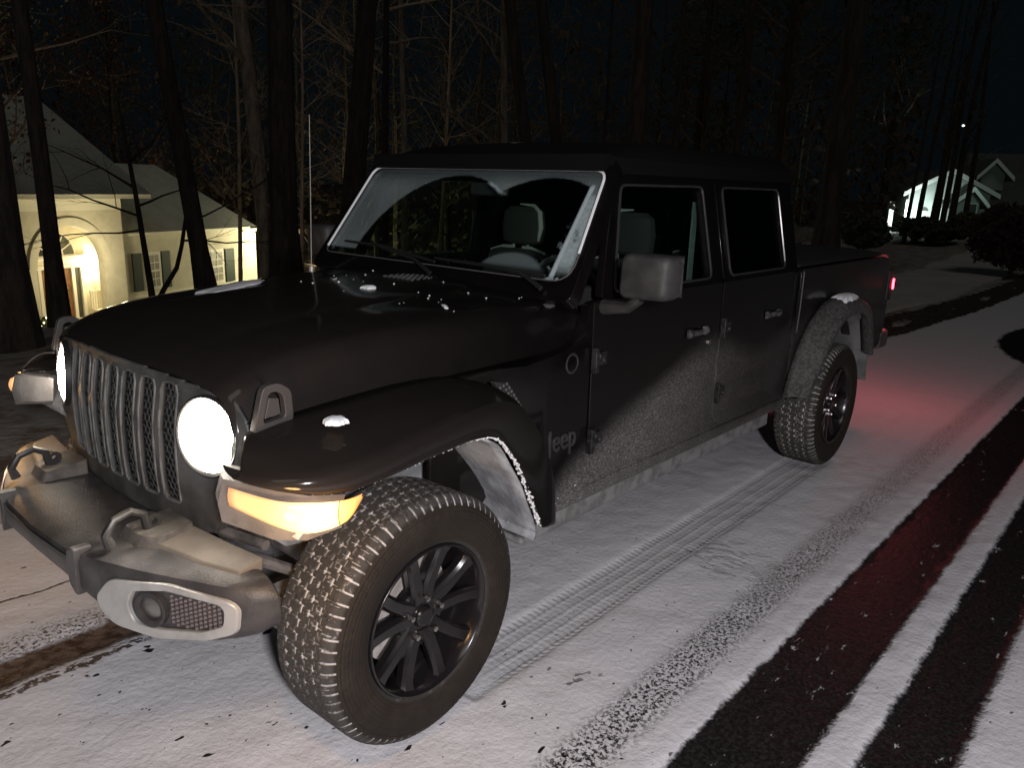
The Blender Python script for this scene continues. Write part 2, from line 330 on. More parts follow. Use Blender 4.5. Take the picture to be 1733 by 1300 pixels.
# ================================================================== GROUND
def sst(t): t = max(0, min(1, t)); return t*t*(3-2*t)
def terrain(x, y):
    return -4.1*sst((y-3.2)/27)*(1-.9*sst((x-22)/20))+.0
KX = [-60, 2, 5, 8.8, 12.5, 16.7, 30, 60, 200]; KY = [1.75, 1.7, 1.1, .32, .08, -.02, 1.0, 3.0, 9.0]
def kerb_y(x): return interp(x, KX, KY)
def axis_pts(lo, hi, a, b, fine, coarse):
    out = []; v = a
    while v <= b: out.append(v); v += fine
    s = fine; v = b
    while v < hi: s = min(s*1.35, coarse); v += s; out.append(v)
    s = fine; v = a
    while v > lo: s = min(s*1.35, coarse); v -= s; out.insert(0, v)
    return out
def ground():
    xs = axis_pts(-60, 300, -1.3, 3.6, .015, 6); ys = axis_pts(-60, 260, -2.5, .9, .015, 6)
    Xg, Yg = np.meshgrid(np.array(xs), np.array(ys), indexing='ij')
    rs = np.random.RandomState(3)
    def vn(sx, sy, amp):
        n = 64; t = rs.rand(n, n); fx = (Xg/sx) % n; fy = (Yg/sy) % n; i = fx.astype(int); j = fy.astype(int); u = fx-i; w = fy-j; u = u*u*(3-2*u); w = w*w*(3-2*w)
        return amp*((t[i % n, j % n]*(1-u)+t[(i+1) % n, j % n]*u)*(1-w)+(t[i % n, (j+1) % n]*(1-u)+t[(i+1) % n, (j+1) % n]*u)*w-.5)
    near = np.clip(1-(np.abs(Xg-1.5)-3)/6, 0, 1)
    Z = (vn(.085, .075, .006)+vn(.19, .15, .006))*near
    def bnd(c, h, e, n=0): return np.clip((h+e-np.abs(Yg+n-c))/(2*e), 0, 1)
    wob = vn(.11, .09, .03)+vn(.06, .06, .02)
    dep = np.maximum(bnd(-1.69, .155, .02, wob), bnd(-2.085, .118, .02, wob))
    Z = Z*(1-.8*dep)-.014*dep-.012*bnd(-.80, .115, .015)*(Xg > .2)*(Xg < 3.6)-.01*bnd(.36, .09, .04, wob)*(Xg < .5)
    T = np.vectorize(terrain)(Xg, Yg); Z = Z+T-.002
    nv = Xg.shape[1]; vs = np.stack([Xg, Yg, Z], -1).reshape(-1, 3)
    me = D.meshes.new('road'); nx = Xg.shape[0]
    idx = np.arange(nx*nv).reshape(nx, nv); f = np.stack([idx[:-1, :-1], idx[1:, :-1], idx[1:, 1:], idx[:-1, 1:]], -1).reshape(-1, 4)
    me.from_pydata(vs.tolist(), [], f.tolist()); me.polygons.foreach_set('use_smooth', [True]*len(f)); me.materials.append(GROUND)
    o = D.objects.new('road', me); COL.objects.link(o); o['kind'] = 'structure'
    # verge behind the kerb
    xs = [-60+i*.5 for i in range(0, 520)]; L = []
    b = MB()
    offs = [0, .03, .10, .5, 1.5, 3, 5, 8, 12, 17, 23, 30, 40, 60, 90, 150]
    def lift(o_): return .0 if o_ == 0 else (.07 if o_ < .05 else .10)
    b.add([(x, kerb_y(x)+o_+(.04*math.sin(x*3.1)+.02*math.sin(x*11) if o_ < .2 else 0), terrain(x, kerb_y(x)+o_)+lift(o_)+(.03*math.sin(x*1.7+o_*2) if o_ > .2 else 0)) for x in xs for o_ in offs],
          [(i*16+j, i*16+j+1, (i+1)*16+j+1, (i+1)*16+j) for i in range(519) for j in range(15)])
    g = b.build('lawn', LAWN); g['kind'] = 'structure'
    # dark leafy gutter line along the kerb
    m, p = newmat('leafy gutter'); v, x, y, z = coords(); put(p, 'Base Color', mixc(step(noise(v, 30, 3), .45, .6), (.012, .010, .008), (.05, .035, .022))); put(p, 'Roughness', .95); bump(p, noise(v, 60, 3), 1, .02)
    b = MB(); r = random.Random(8); n = 420; pts = []
    for i in range(n):
        x = 4.0+i*.04*(1+i/n); w = (.09+.07*r.random())*(1 if x < 20 else .6)
        pts += [(x, kerb_y(x)-w-.02, .010), (x, kerb_y(x)-.01, .06), (x, kerb_y(x)+.10+.10*r.random(), .155)]
    b.add(pts, [(i*3+j, i*3+j+1, i*3+j+4, i*3+j+3) for i in range(n-1) for j in range(2)])
    k = b.build('gutter', m); k['kind'] = 'structure'
    # far driveway, laid over the verge
    b = MB(); P = [(9.5, .75), (12, .45), (17, .45), (24, .9), (34, 2.6), (46, 5), (46, 10.5), (36, 9.5), (26, 9), (18, 9.5), (12, 9), (8.5, 5), (8.3, 2.2)]
    b.prism(P, lambda x, y: (x, y, terrain(x, y)+.155), lambda x, y: (x, y, terrain(x, y)+.05))
    d = b.build('driveway', DRIVE); d['kind'] = 'structure'
ground()
# ================================================================== TRUCK
TR = thing('pickup_truck', 'black four-door pickup truck parked on the snowy street with its headlights lit', 'pickup truck', (1.9, 0, 0))
def Yb(z): return .79 if z <= 1.25 else .79-(z-1.25)*.215
def S(s, out): return lambda x, z: (x, s*(Yb(z)+out), z)
def gx(y, z):                                  # grille surface
    return -.497+.20*y*y+max(0, z-.96)*.16+max(0, .80-z)*.10
# --- front: grille
def grille():
    pitch, hw = .1085, .0385
    def slot(y, z):
        k = round(y/pitch)
        if abs(k) > 3: return False
        d = abs(y-k*pitch)
        if d > hw: return False
        t = 1.098-.25*max(0, d-.012); bt = .748+.10*max(0, d-.012)
        return bt < z < t
    def inside(y, z):
        a = abs(y)
        if a > .645: return False
        if z > 1.128-.10*a*a-(max(0, a-.56)**2)*9: return False
        if z < .672+max(0, a-.42)**2*3.2: return False
        return not any(0 for _ in ())
    st = .0055; ny = int(1.3/st)+1; nz = int(.47/st)+1; b = MB(); idx = {}; fs = []
    ys = [-.651+i*st for i in range(ny+1)]; zs = [.665+j*st for j in range(nz+1)]
    def vid(i, j):
        if (i, j) not in idx: idx[(i, j)] = len(b.v); b.v.append((gx(ys[i], zs[j]), ys[i], zs[j]))
        return idx[(i, j)]
    for i in range(ny):
        for j in range(nz):
            y = ys[i]+st/2; z = zs[j]+st/2
            if inside(y, z) and not slot(y, z): b.f.append((vid(i, j), vid(i+1, j), vid(i+1, j+1), vid(i, j+1)))
    g = b.build('grille', GRILLE, TR, solid=.014)
    sur = MB(); hx = MB()
    for k in range(-3, 4):
        yc = k*pitch; w = hw+.001
        loop = [(yc-w, .755), (yc-w, 1.075), (yc-w*.75, 1.096), (yc, 1.103), (yc+w*.75, 1.096), (yc+w, 1.075), (yc+w, .755), (yc+w*.7, .744), (yc-w*.7, .744), (yc-w, .755)]
        sur.tube([(gx(y, z)-.007, y, z) for y, z in [(a, b_) for i in range(len(loop)-1) for a, b_ in [(loop[i][0]*(1-t)+loop[i+1][0]*t, loop[i][1]*(1-t)+loop[i+1][1]*t) for t in (0, .25, .5, .75)]]+[loop[0]]], .0042, 6)
        r = .0125; row = 0; z = .745
        while z < 1.10:
            for q in range(-2, 3):
                y = yc+(q+(.5 if row % 2 else 0))*r*1.732
                if abs(y-yc) > hw+.006: continue
                for e in range(3):
                    a0 = R(90+60*e); a1 = R(150+60*e)
                    p0 = (y+r*math.cos(a0), z+r*math.sin(a0)); p1 = (y+r*math.cos(a1), z+r*math.sin(a1))
                    hx.tube([(gx(*p0)+.011, *p0), (gx(*p1)+.011, *p1)], .0024, 4)
            z += r*1.5; row += 1
    sur.build('slot_trim', mat('slot trim', (.13, .13, .122), .45, col2=(.07, .07, .066), sc=20), g)
    hx.build('honeycomb_mesh', mat('honeycomb', (.05, .05, .047), .4), g)
    MB().grid(lambda u, v: (gx(-.4+.8*u, .7+.42*v)+.05, -.4+.8*u, .7+.42*v), 12, 4).build('radiator_panel', RUBBER, g)
grille()
for s in (-1, 1):                              # --- headlights on the curved front
    c = Vector((-.452, s*.502, .977)); nrm = Vector((-1, s*.27, .08)).normalized()
    h = MB().lathe([(.0005, .016), (.03, .0155), (.06, .013), (.085, .008), (.101, .002), (.106, -.01)], c, nrm, 48).build('headlight', HEADM, TR)
    if s > 0: h.name = 'headlight'
    MB().lathe([(.107, -.03), (.107, .003), (.111, .006), (.117, .002), (.119, -.03)], c, nrm, 48).build('headlight_bezel', RUBBER, h)
    MB().lathe([(.055, .0152), (.062, .0145), (.055, .012)], c, nrm, 36).build('reflector_ring', HEADM, h)
    lamp('headlamp_beam', 'SPOT', c+nrm*.06, 160, (1, .90, .80), .07, aim=c+nrm*3+Vector((-3, 0, -.7)), spot_size=R(140), spot_blend=1)
# --- hood
HX = [-.47, -.455, -.42, -.37, -.30, -.20, -.05, .15, .40, .70, .95]
HZ = [1.118, 1.135, 1.156, 1.176, 1.196, 1.215, 1.230, 1.242, 1.255, 1.268, 1.275]
def hood():
    def f(u, v):
        x = interp(u, [i/10 for i in range(11)], HX); zc = interp(x, HX, HZ); w = interp(x, [-.47, -.3, 0, .5, .95], [.60, .628, .648, .700, .748])
        a = (v-.5)*2; y = a*w; t = abs(a)
        z = zc+.012*(1-t*t)-.030*max(0, (t-.62)/.38)**2 - (.155 if t > .985 else .050*max(0, (t-.88)/.105)**2)*(1 if x > -.36 else .6)
        bul = max(0, 1-(abs(y)/.33)**6) if abs(y) < .34 else 0
        z += .012*bul*sst((x+.45)/.4)
        xx = x+(.10*y*y*max(0, 1-(x+.47)/.5))
        return (xx, y+(0.0 if t < .985 else (.012 if y > 0 else -.012)), z)
    us = 60
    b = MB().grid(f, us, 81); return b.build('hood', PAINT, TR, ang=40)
HOOD = hood()
# washer nozzles, vents and hood latches
b = MB()
for i in range(9):
    for j in range(7): b.box((.66+i*.017, -.10+j*.028+(i % 2)*.014, 1.2950-.0008*abs(j-3)), (.007, .012, .004))
b.build('vent_perforation', mat('vent fleck', (.10, .10, .10), .4), HOOD)
for s in (-1, 1):
    l = MB(); y = s*.682
    P = rpoly([(-.425, 1.02), (-.300, 1.035), (-.305, 1.125), (-.345, 1.152), (-.39, 1.145)], .018, 4); Q = rpoly([(-.395, 1.045), (-.325, 1.052), (-.330, 1.112), (-.352, 1.128), (-.375, 1.124)], .014, 4)
    l.ring(P, Q, lambda x, z: (x, y-s*.01, z), lambda x, z: (x, y+s*.014, z))
    l.prism([(-.385, 1.055), (-.335, 1.06), (-.34, 1.105), (-.37, 1.112)], lambda x, z: (x, y-s*.01, z), lambda x, z: (x, y+s*.006, z))
    l.build('hood_latch', mat('latch rubber', (.055, .052, .05), .45), TR, bevel=.003)
# --- inner fender block, cowl, firewall
b = MB()
P = [(-.43, .70), (-.43, 1.05), (.3, 1.10), (.62, 1.12), (.62, .70)]
b.prism(P, lambda x, z: (x, -.44, z), lambda x, z: (x, .44, z)); b.build('engine_bay', DARK, TR)
b = MB(); b.bb(.64, .97, -.60, .60, .45, 1.14); b.bb(.97, 2.9, -.72, .72, .42, .50); b.bb(2.86, 2.92, -.72, .72, .5, 1.25); b.build('floor_pan', DARK, TR)
b = MB()
sec = [(-.79, .47), (-.79, 1.02), (-.785, 1.10), (-.765, 1.17), (-.72, 1.215), (-.70, 1.23)]
for s in (-1, 1):
    L = []
    for x, f_, zt in ((.28, .80, 1.03), (.40, .85, 1.04), (.50, .925, 1.06), (.60, .97, 1.06), (.70, 1, 1.08), (.84, 1, 1.10), (.905, 1, 1.14), (.948, 1, 1.22)): L.append([(x, s*-y*f_, min(z, zt) if z > .6 or x > .55 else .62) for y, z in sec]+[(x, s*.60, zt), (x, s*.60, .47)])
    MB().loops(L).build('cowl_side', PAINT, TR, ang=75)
b = MB().grid(lambda u, v: (.80+.17*u, -.70+1.4*v, 1.262+.02*u-.02*abs(2*v-1)**3), 4, 24); b.build('cowl_panel', PLAST, TR, solid=.01)
# lettering and badge
for s in (-1,):
    fc = D.curves.new('lettering', 'FONT'); fc.body = 'Jeep'; fc.size = .125; fc.extrude = .003; fc.bevel_depth = .0012; fc.space_character = 1.05
    fo = D.objects.new('lettering', fc); COL.objects.link(fo); fo.parent = TR; fo.location = Vector((.705, -.793, .715))-Vector((1.9, 0, 0)); fo.rotation_euler = (R(90), 0, 0)
    fo.scale = (.78, 1, 1)
    dg = bpy.context.evaluated_depsgraph_get(); me_ = D.meshes.new_from_object(fo.evaluated_get(dg)); mo_ = D.objects.new('lettering', me_); COL.objects.link(mo_)
    mo_.parent = TR; mo_.location = fo.location; mo_.rotation_euler = fo.rotation_euler; mo_.scale = fo.scale; D.objects.remove(fo); mo_.name = 'lettering'; me_.materials.clear()
    me_.materials.append(mat('badge metal', (.035, .033, .032), .35))
MB().lathe([(.030, 0), (.035, .003), (.040, .0)], (.835, -.791, 1.04), (0, -1, 0), 32).build('round_badge', mat('badge ring', (.03, .028, .027), .35), TR)
# --- fender flares
def flare(name, inner, outer, lip, s, m=PAINT, crown=.02):
    b = MB(); n = 64; L = []
    for i in range(n):
        t = i/(n-1); I = curve(t, inner); O = curve(t, outer); Lp = curve(t, lip); row = [I]
        nn = (O-I); up = Vector((0, 0, 1)) if abs(nn.normalized().z) < .9 else Vector((1, 0, 0))
        for k in (.25, .5, .75, .92): row.append(I.lerp(O, k)+Vector((0, 0, crown*math.sin(math.pi*k))))
        row += [O, O.lerp(Lp, .25)+Vector((0, s*.006, 0)), O.lerp(Lp, .8)+Vector((0, s*.006, 0)), Lp, Lp+Vector((0, -s*.03, .005)), Lp+Vector((0, -s*.06, .02))]
        L.append([(p.x, p.y, p.z) for p in row])
    b.loops(L, close=False, cap=False); return b.build(name, m, TR, solid=.006, ang=50)
def mir(P, s): return [(x, -s*y if False else s*abs(y), z) for x, y, z in P]
FI = [(-.425, .665, 1.02), (-.33, .665, 1.04), (-.15, .665, 1.055), (.12, .68, 1.07), (.30, .72, 1.06), (.44, .77, .985), (.55, .79, .84), (.615, .79, .68), (.635, .79, .52)]
FO = [(-.500, .755, .962), (-.450, .845, .950), (-.30, .925, .955), (0, .935, 1.0), (.22, .935, 1.03), (.36, .935, 1.0), (.48, .935, .87), (.565, .93, .70), (.59, .93, .525)]
FL = [(-.520, .755, .945), (-.46, .85, .925), (-.305, .93, .90), (0, .937, .925), (.17, .937, .935), (.28, .937, .905), (.385, .937, .78), (.475, .932, .62), (.52, .932, .53)]
for s in (-1, 1):
    fl = flare('fender_flare', mir(FI, s), mir(FO, s), mir(FL, s), s)
    # front lamp housing under the flare's nose
    hs = MB(); top = [(-.525, .700, .945), (-.538, .735, .942), (-.462, .852, .922), (-.40, .90, .905), (-.315, .935, .895)]
    bot = [(-.535, .700, .845), (-.548, .735, .83), (-.475, .855, .795), (-.415, .905, .79), (-.325, .93, .805)]
    L = []
    for a, c_ in zip(top, bot):
        L.append([(a[0], s*a[1], a[2]), (a[0]*.5+c_[0]*.5-.012, s*(a[1]*.5+c_[1]*.5), (a[2]+c_[2])/2), (c_[0], s*c_[1], c_[2]), (c_[0]+.07, s*(c_[1]-.10), c_[2]+.012), (a[0]+.07, s*(a[1]-.10), a[2]-.005)])
    hs.loops(L); hg = hs.build('lamp_housing', DUSTY, TR)
    # lens: clear part and amber tip
    def lens(t0, t1, name, m, parent, push=.012):
        b = MB(); push = push+(.014 if s > 0 else 0); A = [(-.522, .742, .925), (-.462, .858, .905), (-.395, .912, .895), (-.318, .948, .890), (-.262, .950, .893)]
        Z = [(-.524, .748, .880), (-.468, .862, .842), (-.405, .915, .818), (-.318, .948, .832), (-.262, .950, .885)]
        rows = []
        for i in range(14):
            t = t0+(t1-t0)*i/13; a = curve(t, A); z_ = curve(t, Z); row = []
            for k in range(7):
                q = a.lerp(z_, k/6); bul = math.sin(math.pi*k/6)*.008+push+.008
                row.append((q.x-bul*.75, s*(q.y+bul*.35), q.z))
            rows.append(row)
        b.loops(rows, close=False, cap=False); return b.build(name, m, parent, solid=.004)
    def lensmat(name, c1, e1, c2, e2, split, soft):
        m, p = newmat(name); v, x, y, z = coords(); t = step(x-(split-1.9), -soft, soft)
        put(p, 'Base Color', (.6, .4, .2)); put(p, 'Emission Color', mixc(t, c1, c2)); put(p, 'Emission Strength', t*(e2-e1)+e1); put(p, 'Roughness', .2); return m
    lens(.02, .70, 'turn_signal', lensmat('running lamp', (1, .42, .16), .8, (1, .52, .19), 3.6, -.455, .05), TR)
    lens(.71, .99, 'side_marker', lensmat('amber lamp', (1, .45, .06), 2.6, (1, .24, .01), 1.0, -.315, .03), TR)
    lamp('signal_glow', 'POINT', (-.60, s*1.06, .84), 5, (1, .55, .2), .04)
    # liner
    b = MB(); arch = [(-.44, .80), (-.32, .885), (-.12, .92), (.05, .93), (.20, .92), (.29, .88), (.38, .77), (.46, .63), (.505, .53), (.515, .50), (.50, .48)]
    rows = []
    for i in range(40):
        q = curve(i/39, [(x, 0, z) for x, z in arch]); rows.append([(q.x, s*y, q.z+.004*math.sin(i*1.3)) for y in (.905, .86, .80, .70, .60, .50, .42)])
    b.loops(rows, close=False, cap=False)
    b.build('wheel_liner', SALTM, TR, solid=.008)
    # inner wall of the wheel house
    b = MB().prism([(-.42, .75), (.0, .93), (.3, .9), (.5, .5), (.5, .38), (.2, .5), (-.2, .55)], lambda x, z: (x, s*.47, z), lambda x, z: (x, s*.46, z)); b.build('wheel_house', SALTM, TR)
    # crusted snow along the lip
    b = MB(); r = random.Random(4+s)
    for i in range(420):
        t = .18+.80*i/419; q = curve(t, FL); k = r.uniform(.0015, .0065)*(1.0 if t > .5 else .5)
        b.lathe([(.0002, -k), (k*.8, -k*.4), (k, .2*k), (.0002, k)], (q.x+r.uniform(-.004, .004), s*(q.y-r.uniform(0, .02)), q.z-.004), (r.uniform(-1, 1), r.uniform(-1, 1), 1), 6)
    b.build('snow_crust', SNOW, fl)
    # fender vent
    b = MB(); V = [(.395, 1.045), (.47, 1.03), (.545, .935), (.53, .875), (.45, .975)]
    b.prism(rpoly(V, .01, 3), lambda x, z: (x, s*.775, z), lambda x, z: (x, s*.797, z)); vt = b.build('fender_vent', PLAST, TR, bevel=.003)
    b = MB()
    for i in range(9):
        for j in range(4):
            q = Vector((.425, 1.022)).lerp(Vector((.525, .90)), i/8); b.box((q.x+(j-1.5)*.017+.01, s*.798, q.y+(j-1.5)*.004), (.006, .004, .008))
    b.build('vent_hole', mat('vent glint', (.16, .15, .15), .35), vt)
RI = [(2.90, .80, .52), (2.98, .80, .70), (3.12, .80, .88), (3.30, .80, 1.00), (3.48, .80, 1.055), (3.75, .80, 1.06), (3.95, .80, .98), (4.08, .80, .80), (4.13, .80, .64)]
RO = [(2.91, .93, .545), (3.05, .935, .72), (3.20, .935, .87), (3.34, .935, .965), (3.50, .935, 1.03), (3.72, .935, 1.03), (3.90, .935, .95), (4.03, .93, .78), (4.08, .93, .64)]
RL = [(2.95, .93, .545), (3.08, .937, .70), (3.225, .937, .845), (3.36, .937, .925), (3.51, .937, .962), (3.70, .937, .962), (3.85, .937, .90), (3.97, .932, .76), (4.03, .93, .64)]
FLD = mat('salted flare', (.045, .044, .043), .6, col2=(.11, .107, .103), sc=60, bmp=.4, bsc=90)
for s in (-1, 1):
    flare('rear_flare', mir(RI, s), mir(RO, s), mir(RL, s), s, FLD, .01)
    b = MB(); rows = []
    for i in range(30):
        q = curve(i/29, [(2.95, 0, .53), (3.08, 0, .70), (3.24, 0, .86), (3.42, 0, .96), (3.7, 0, .97), (3.9, 0, .88), (4.02, 0, .74), (4.08, 0, .5), (4.10, 0, .45)]); rows.append([(q.x, s*y, q.z) for y in (.905, .8, .65, .5)])
    b.loops(rows, close=False, cap=False); b.build('wheel_liner', mat('rear liner', (.10, .105, .10), .85, col2=(.20, .20, .195), sc=8), TR, solid=.006)
# --- doors, cab
for s in (-1, 1):
    b = MB(); b.prism([(.94, .50), (.94, 1.245), (2.98, 1.245), (2.98, .47), (.6, .47), (.6, .50)], S(s, -.012), S(s, -.05)); b.build('body_side', PAINT, TR)
    b = MB(); b.prism([(.58, .455), (2.98, .455), (2.98, .512), (.58, .512)], S(s, -.003), S(s, -.05)); b.build('rocker_panel', PAINT, TR, bevel=.008)
    for nm, x0, x1, lowr in (('front', .957, 2.018, 0), ('rear', 2.034, 2.90, 1)):
        if lowr: P = rpoly([(x0, .53), (2.62, .53), (2.72, .70), (x1, .96), (x1, 1.262), (x0, 1.262)], [.11, .1, .15, .1, .02, .02], 5)
        else: P = rpoly([(x0+.012, .53), (x1, .53), (x1, 1.262), (x0, 1.262)], [.11, .1, .02, .02], 5)
        b = MB().prism(P, S(s, .002), S(s, -.03)); d = b.build('door', PAINT, TR, bevel=.005)
        # window frame and glass
        if not lowr: wo = [(1.005, 1.262), (1.195, 1.735), (2.015, 1.735), (2.018, 1.262)]; wi = [(1.095, 1.285), (1.225, 1.690), (1.90, 1.695), (1.905, 1.285)]
        else: wo = [(2.034, 1.262), (2.034, 1.735), (2.86, 1.735), (2.88, 1.262)]; wi = [(2.10, 1.285), (2.095, 1.695), (2.755, 1.695), (2.765, 1.285)]
        b = MB().ring(rpoly(wo, .03, 4), rpoly(wi, .035, 4), S(s, .0), S(s, -.035)); wf = b.build('window_frame', PAINT, d, bevel=.003)
        b = MB().tube([S(s, .003)(*p) for p in rpoly(wi, .035, 4)+[rpoly(wi, .035, 4)[0]]], .006, 6); b.build('window_seal', mat('window seal gloss', (.03, .03, .032), .2), wf)
        MB().prism(rpoly(wi, .03, 4), S(s, -.014), S(s, -.018)).build('window', GLASS if not lowr else TINT, d, smooth=False)
        hxp = (1.70 if not lowr else 2.545)
        b = MB(); b.box((hxp+.085, s*.812, 1.047), (.17, .012, .026)); b.box((hxp+.01, s*.803, 1.047), (.035, .02, .040)); b.box((hxp+.155, s*.803, 1.047), (.03, .02, .04))
        b.build('door_handle', mat('handle', (.03, .03, .03), .35, col2=(.14, .14, .13), sc=14), d, bevel=.005)
        if not lowr: MB().lathe([(.0005, .012), (.012, .012), (.016, 0)], (1.915, s*.79, .985), (0, s, 0), 20).build('keyhole', CHROME, d)
        for z in (1.035, .71):
            b = MB(); b.box((x0+.006, s*.806, z), (.022, .026, .10)); b.box((x0+.05, s*.797, z), (.085, .010, .052))
            b.lathe([(.0005, .010), (.010, .009), (.013, 0)], (x0+.045, s*.80, z+.012), (0, s, 0), 12); b.lathe([(.0005, .010), (.010, .009), (.013, 0)], (x0+.075, s*.80, z-.010), (0, s, 0), 12)
            b.build('hinge', HINGEM, d, bevel=.003)
    # bed side
    P = rpoly([(3.0, .48), (3.0, 1.262), (4.55, 1.262), (4.70, 1.235), (4.755, 1.0), (4.755, .66), (4.70, .60), (4.10, .55), (4.02, .76), (3.85, .92), (3.5, .985), (3.30, .93), (3.1, .73), (2.98, .50)], [.02, .02, .05, .08, .05, .05, .03, .02, .1, .1, .1, .1, .1, .02], 4)
    b = MB().prism(P, S(s, 0), S(s, -.06)); b.build('bed_side', PAINT, TR, bevel=.01)
    MB().tube([(3.01, s*.80, 1.25), (3.012, s*.80, 1.05), (3.0, s*.80, .9)], .004, 5).build('bed_seam', mat('seam edge', (.10, .10, .10), .3), TR)
    # tail lamp
    t = MB().bb(4.70, 4.80, s*.70, s*.80, .93, 1.16).build('tail_light', PLAST, TR, bevel=.012)
    MB().bb(4.795, 4.812, s*.74, s*.808, 1.01, 1.09).bb(4.785, 4.80, s*.797, s*.808, 1.03, 1.085).build('tail_lens', TAILM, t, bevel=.004)
    lamp('tail_glow', 'POINT', (5.30, s*.74, 1.05), 9, (1, .14, .16), .08)
    MB().box((4.02, s*.802, 1.0), (.04, .006, .02)).build('marker_lamp', emit('red marker', (1, .05, .03), 1.2), TR, bevel=.003)
# cab shell behind doors: B and C pillars, roof
b = MB()
for s in (-1, 1):
    b.prism([(2.86, 1.24), (2.84, 1.76), (2.945, 1.74), (2.955, 1.24)], S(s, -.002), S(s, -.05))
b.bb(2.90, 2.945, -.70, .70, 1.22, 1.40); b.bb(2.90, 2.94, -.68, .68, 1.68, 1.78); b.build('cab_pillar', PAINT, TR, bevel=.006)
def roof():
    def f(u, v):
        x = 1.135+1.835*u; a = (v-.5)*2; t = abs(a); e = 1-min(1, u/.24); e2 = max(0, (u-.93)/.07)
        z = 1.870-.085*e*e-.035*e2*e2-.018*t**2-.075*max(0, (t-.86)/.14)**2
        y = a*.70
        return (x, y, z)
    b = MB().grid(f, 40, 49); b.bb(1.16, 2.95, -.70, -.66, 1.735, 1.79); b.bb(1.16, 2.95, .66, .70, 1.735, 1.79)
    b.bb(1.12, 1.20, -.68, .68, 1.742, 1.80)
    return b.build('hard_top', mat('textured hardtop', (.0035, .0035, .004), .75, spec=.12, bmp=.3, bsc=300), TR, solid=.012)
ROOFT = roof()
MB().prism([(2.92, 1.36), (2.93, 1.69)], lambda x, z: (x, -.6, z), lambda x, z: (x, .6, z)).build('rear_window', TINT, TR) if False else MB().box((2.925, 0, 1.54), (.006, 1.2, .30)).build('rear_window', TINT, TR)
# --- windshield
WB = Vector((.86, 0, 1.33)); WV = Vector((.29, 0, .403)).normalized(); WN = Vector((0, 1, 0)).cross(WV)*-1
WN = Vector((-WV.z, 0, WV.x))
def Wp(off): return lambda y, t: tuple(WB+WV*t+WN*off+Vector((0, y, 0)))
inn = rpoly([(-.775, -.015), (-.690, .496), (.690, .496), (.745, -.02)], [.11, .06, .06, .05], 7)
inn = rpoly([(-.752, -.005), (-.690, .496), (.690, .496), (.735, .0)], [.10, .055, .055, .04], 7)
outr = rpoly([(-.79, -.085), (-.715, .56), (.715, .56), (.79, -.085)], [.05, .05, .05, .05], 7)
b = MB().ring(outr, inn, Wp(.012), Wp(-.05)); wfr = b.build('windshield_frame', PAINT, TR, bevel=.004)
MB().tube([Wp(.014)(*p) for p in inn[7*0+3:]+inn[:4]], .0028, 6).build('lower_seal', mat('seal shine', (.10, .095, .09), .3), wfr)
cut = [p for p in inn if p[1] > .10 or (p[0] > .6 and p[1] > .02)]
path = [(-.735, .12)]+[p for p in inn[7:21]]+[(.731, .03)]
MB().tube([Wp(.016)(*p) for p in path], .0058, 6).build('lit_gasket_bead', LITBEAD, wfr)  # bright bead added to draw the lit gasket line
wg = MB().prism(inn, Wp(.004), Wp(.001)).build('windshield', WSHIELD, TR, smooth=False)
for v_ in wg.data.vertices: pass
# wipers
for (y0, y1, t1) in ((.05, .62, .055), (-.55, -.02, .02)):
    b = MB(); b.tube([Wp(.03)(y0-.10, -.05), Wp(.04)(y0+.02, .0), Wp(.035)((y0+y1)/2, t1*.8)], [.010, .008, .006], 8)
    b.tube([Wp(.018)(y0-.08, .012), Wp(.026)((y0+y1)/2, t1), Wp(.018)(y1, t1+.01)], [.006, .008, .005], 6); b.build('wiper', RUBBER, TR)
# antenna
b = MB().tube([(.755, .72, 1.235), (.757, .72, 1.27)], .012, 10).tube([(.757, .72, 1.26), (.772, .72, 1.96)], [.0028, .0019], 6); b.build('antenna', mat('antenna rod', (.55, .53, .48), .4, metal=.5), TR)
# mirrors
for s in (-1, 1):
    b = MB(); L = []
    for x, k in ((.965, .78), (.975, .93), (.995, 1.0), (1.05, 1.0), (1.075, .97)):
        L.append([(x+(.010 if s*y > 1.0 else 0), y, z) for y, z in [(s*(.975+(p[0])*k*.92), 1.368+p[1]*k*.92) for p in rpoly([(-.108, -.092), (.112, -.088), (.118, .085), (-.100, .090)], .035, 5)]])
    b.loops(L); mo = b.build('side_mirror', mat('mirror shell', (.028, .0275, .027), .6, col2=(.045, .044, .043), sc=18, bmp=.2, bsc=200), TR, ang=40)
    MB().box((1.088, s*.985, 1.372), (.004, .19, .15)).build('mirror_glass', CHROME, mo)
    MB().tube([(1.02, s*.79, 1.235), (1.02, s*.90, 1.245), (1.02, s*.95, 1.285)], [.030, .022, .020], 10).build('mirror_arm', PLAST, mo)
# --- interior
b = MB(); P = [(.95, 1.05), (.93, 1.26), (1.02, 1.30), (1.20, 1.285), (1.27, 1.20), (1.27, 1.0)]
b.prism(P, lambda x, z: (x, -.68, z), lambda x, z: (x, .68, z)); b.bb(1.05, 1.2, -.55, -.25, 1.28, 1.345); b.build('dashboard', INTER, TR, bevel=.02)
c = Vector((1.36, -.37, 1.20)); ax = Vector((-1, 0, -.38)).normalized()
u = Vector((0, 1, 0)); w_ = ax.cross(u)
b = MB().tube([c+(u*math.cos(a)+w_*math.sin(a))*.185 for a in [i*math.pi/16 for i in range(33)]], .015, 8)
for a in (0, math.pi, 1.5*math.pi): b.tube([c+ax*.03, c+(u*math.cos(a)+w_*math.sin(a))*.18], .013, 6)
b.lathe([(.0005, -.02), (.05, -.015), (.055, .03)], c, ax*-1, 16); b.tube([c, c+ax*.2], .03, 8); b.build('steering_wheel', mat('wheel leather', (.20, .21, .21), .4), TR)
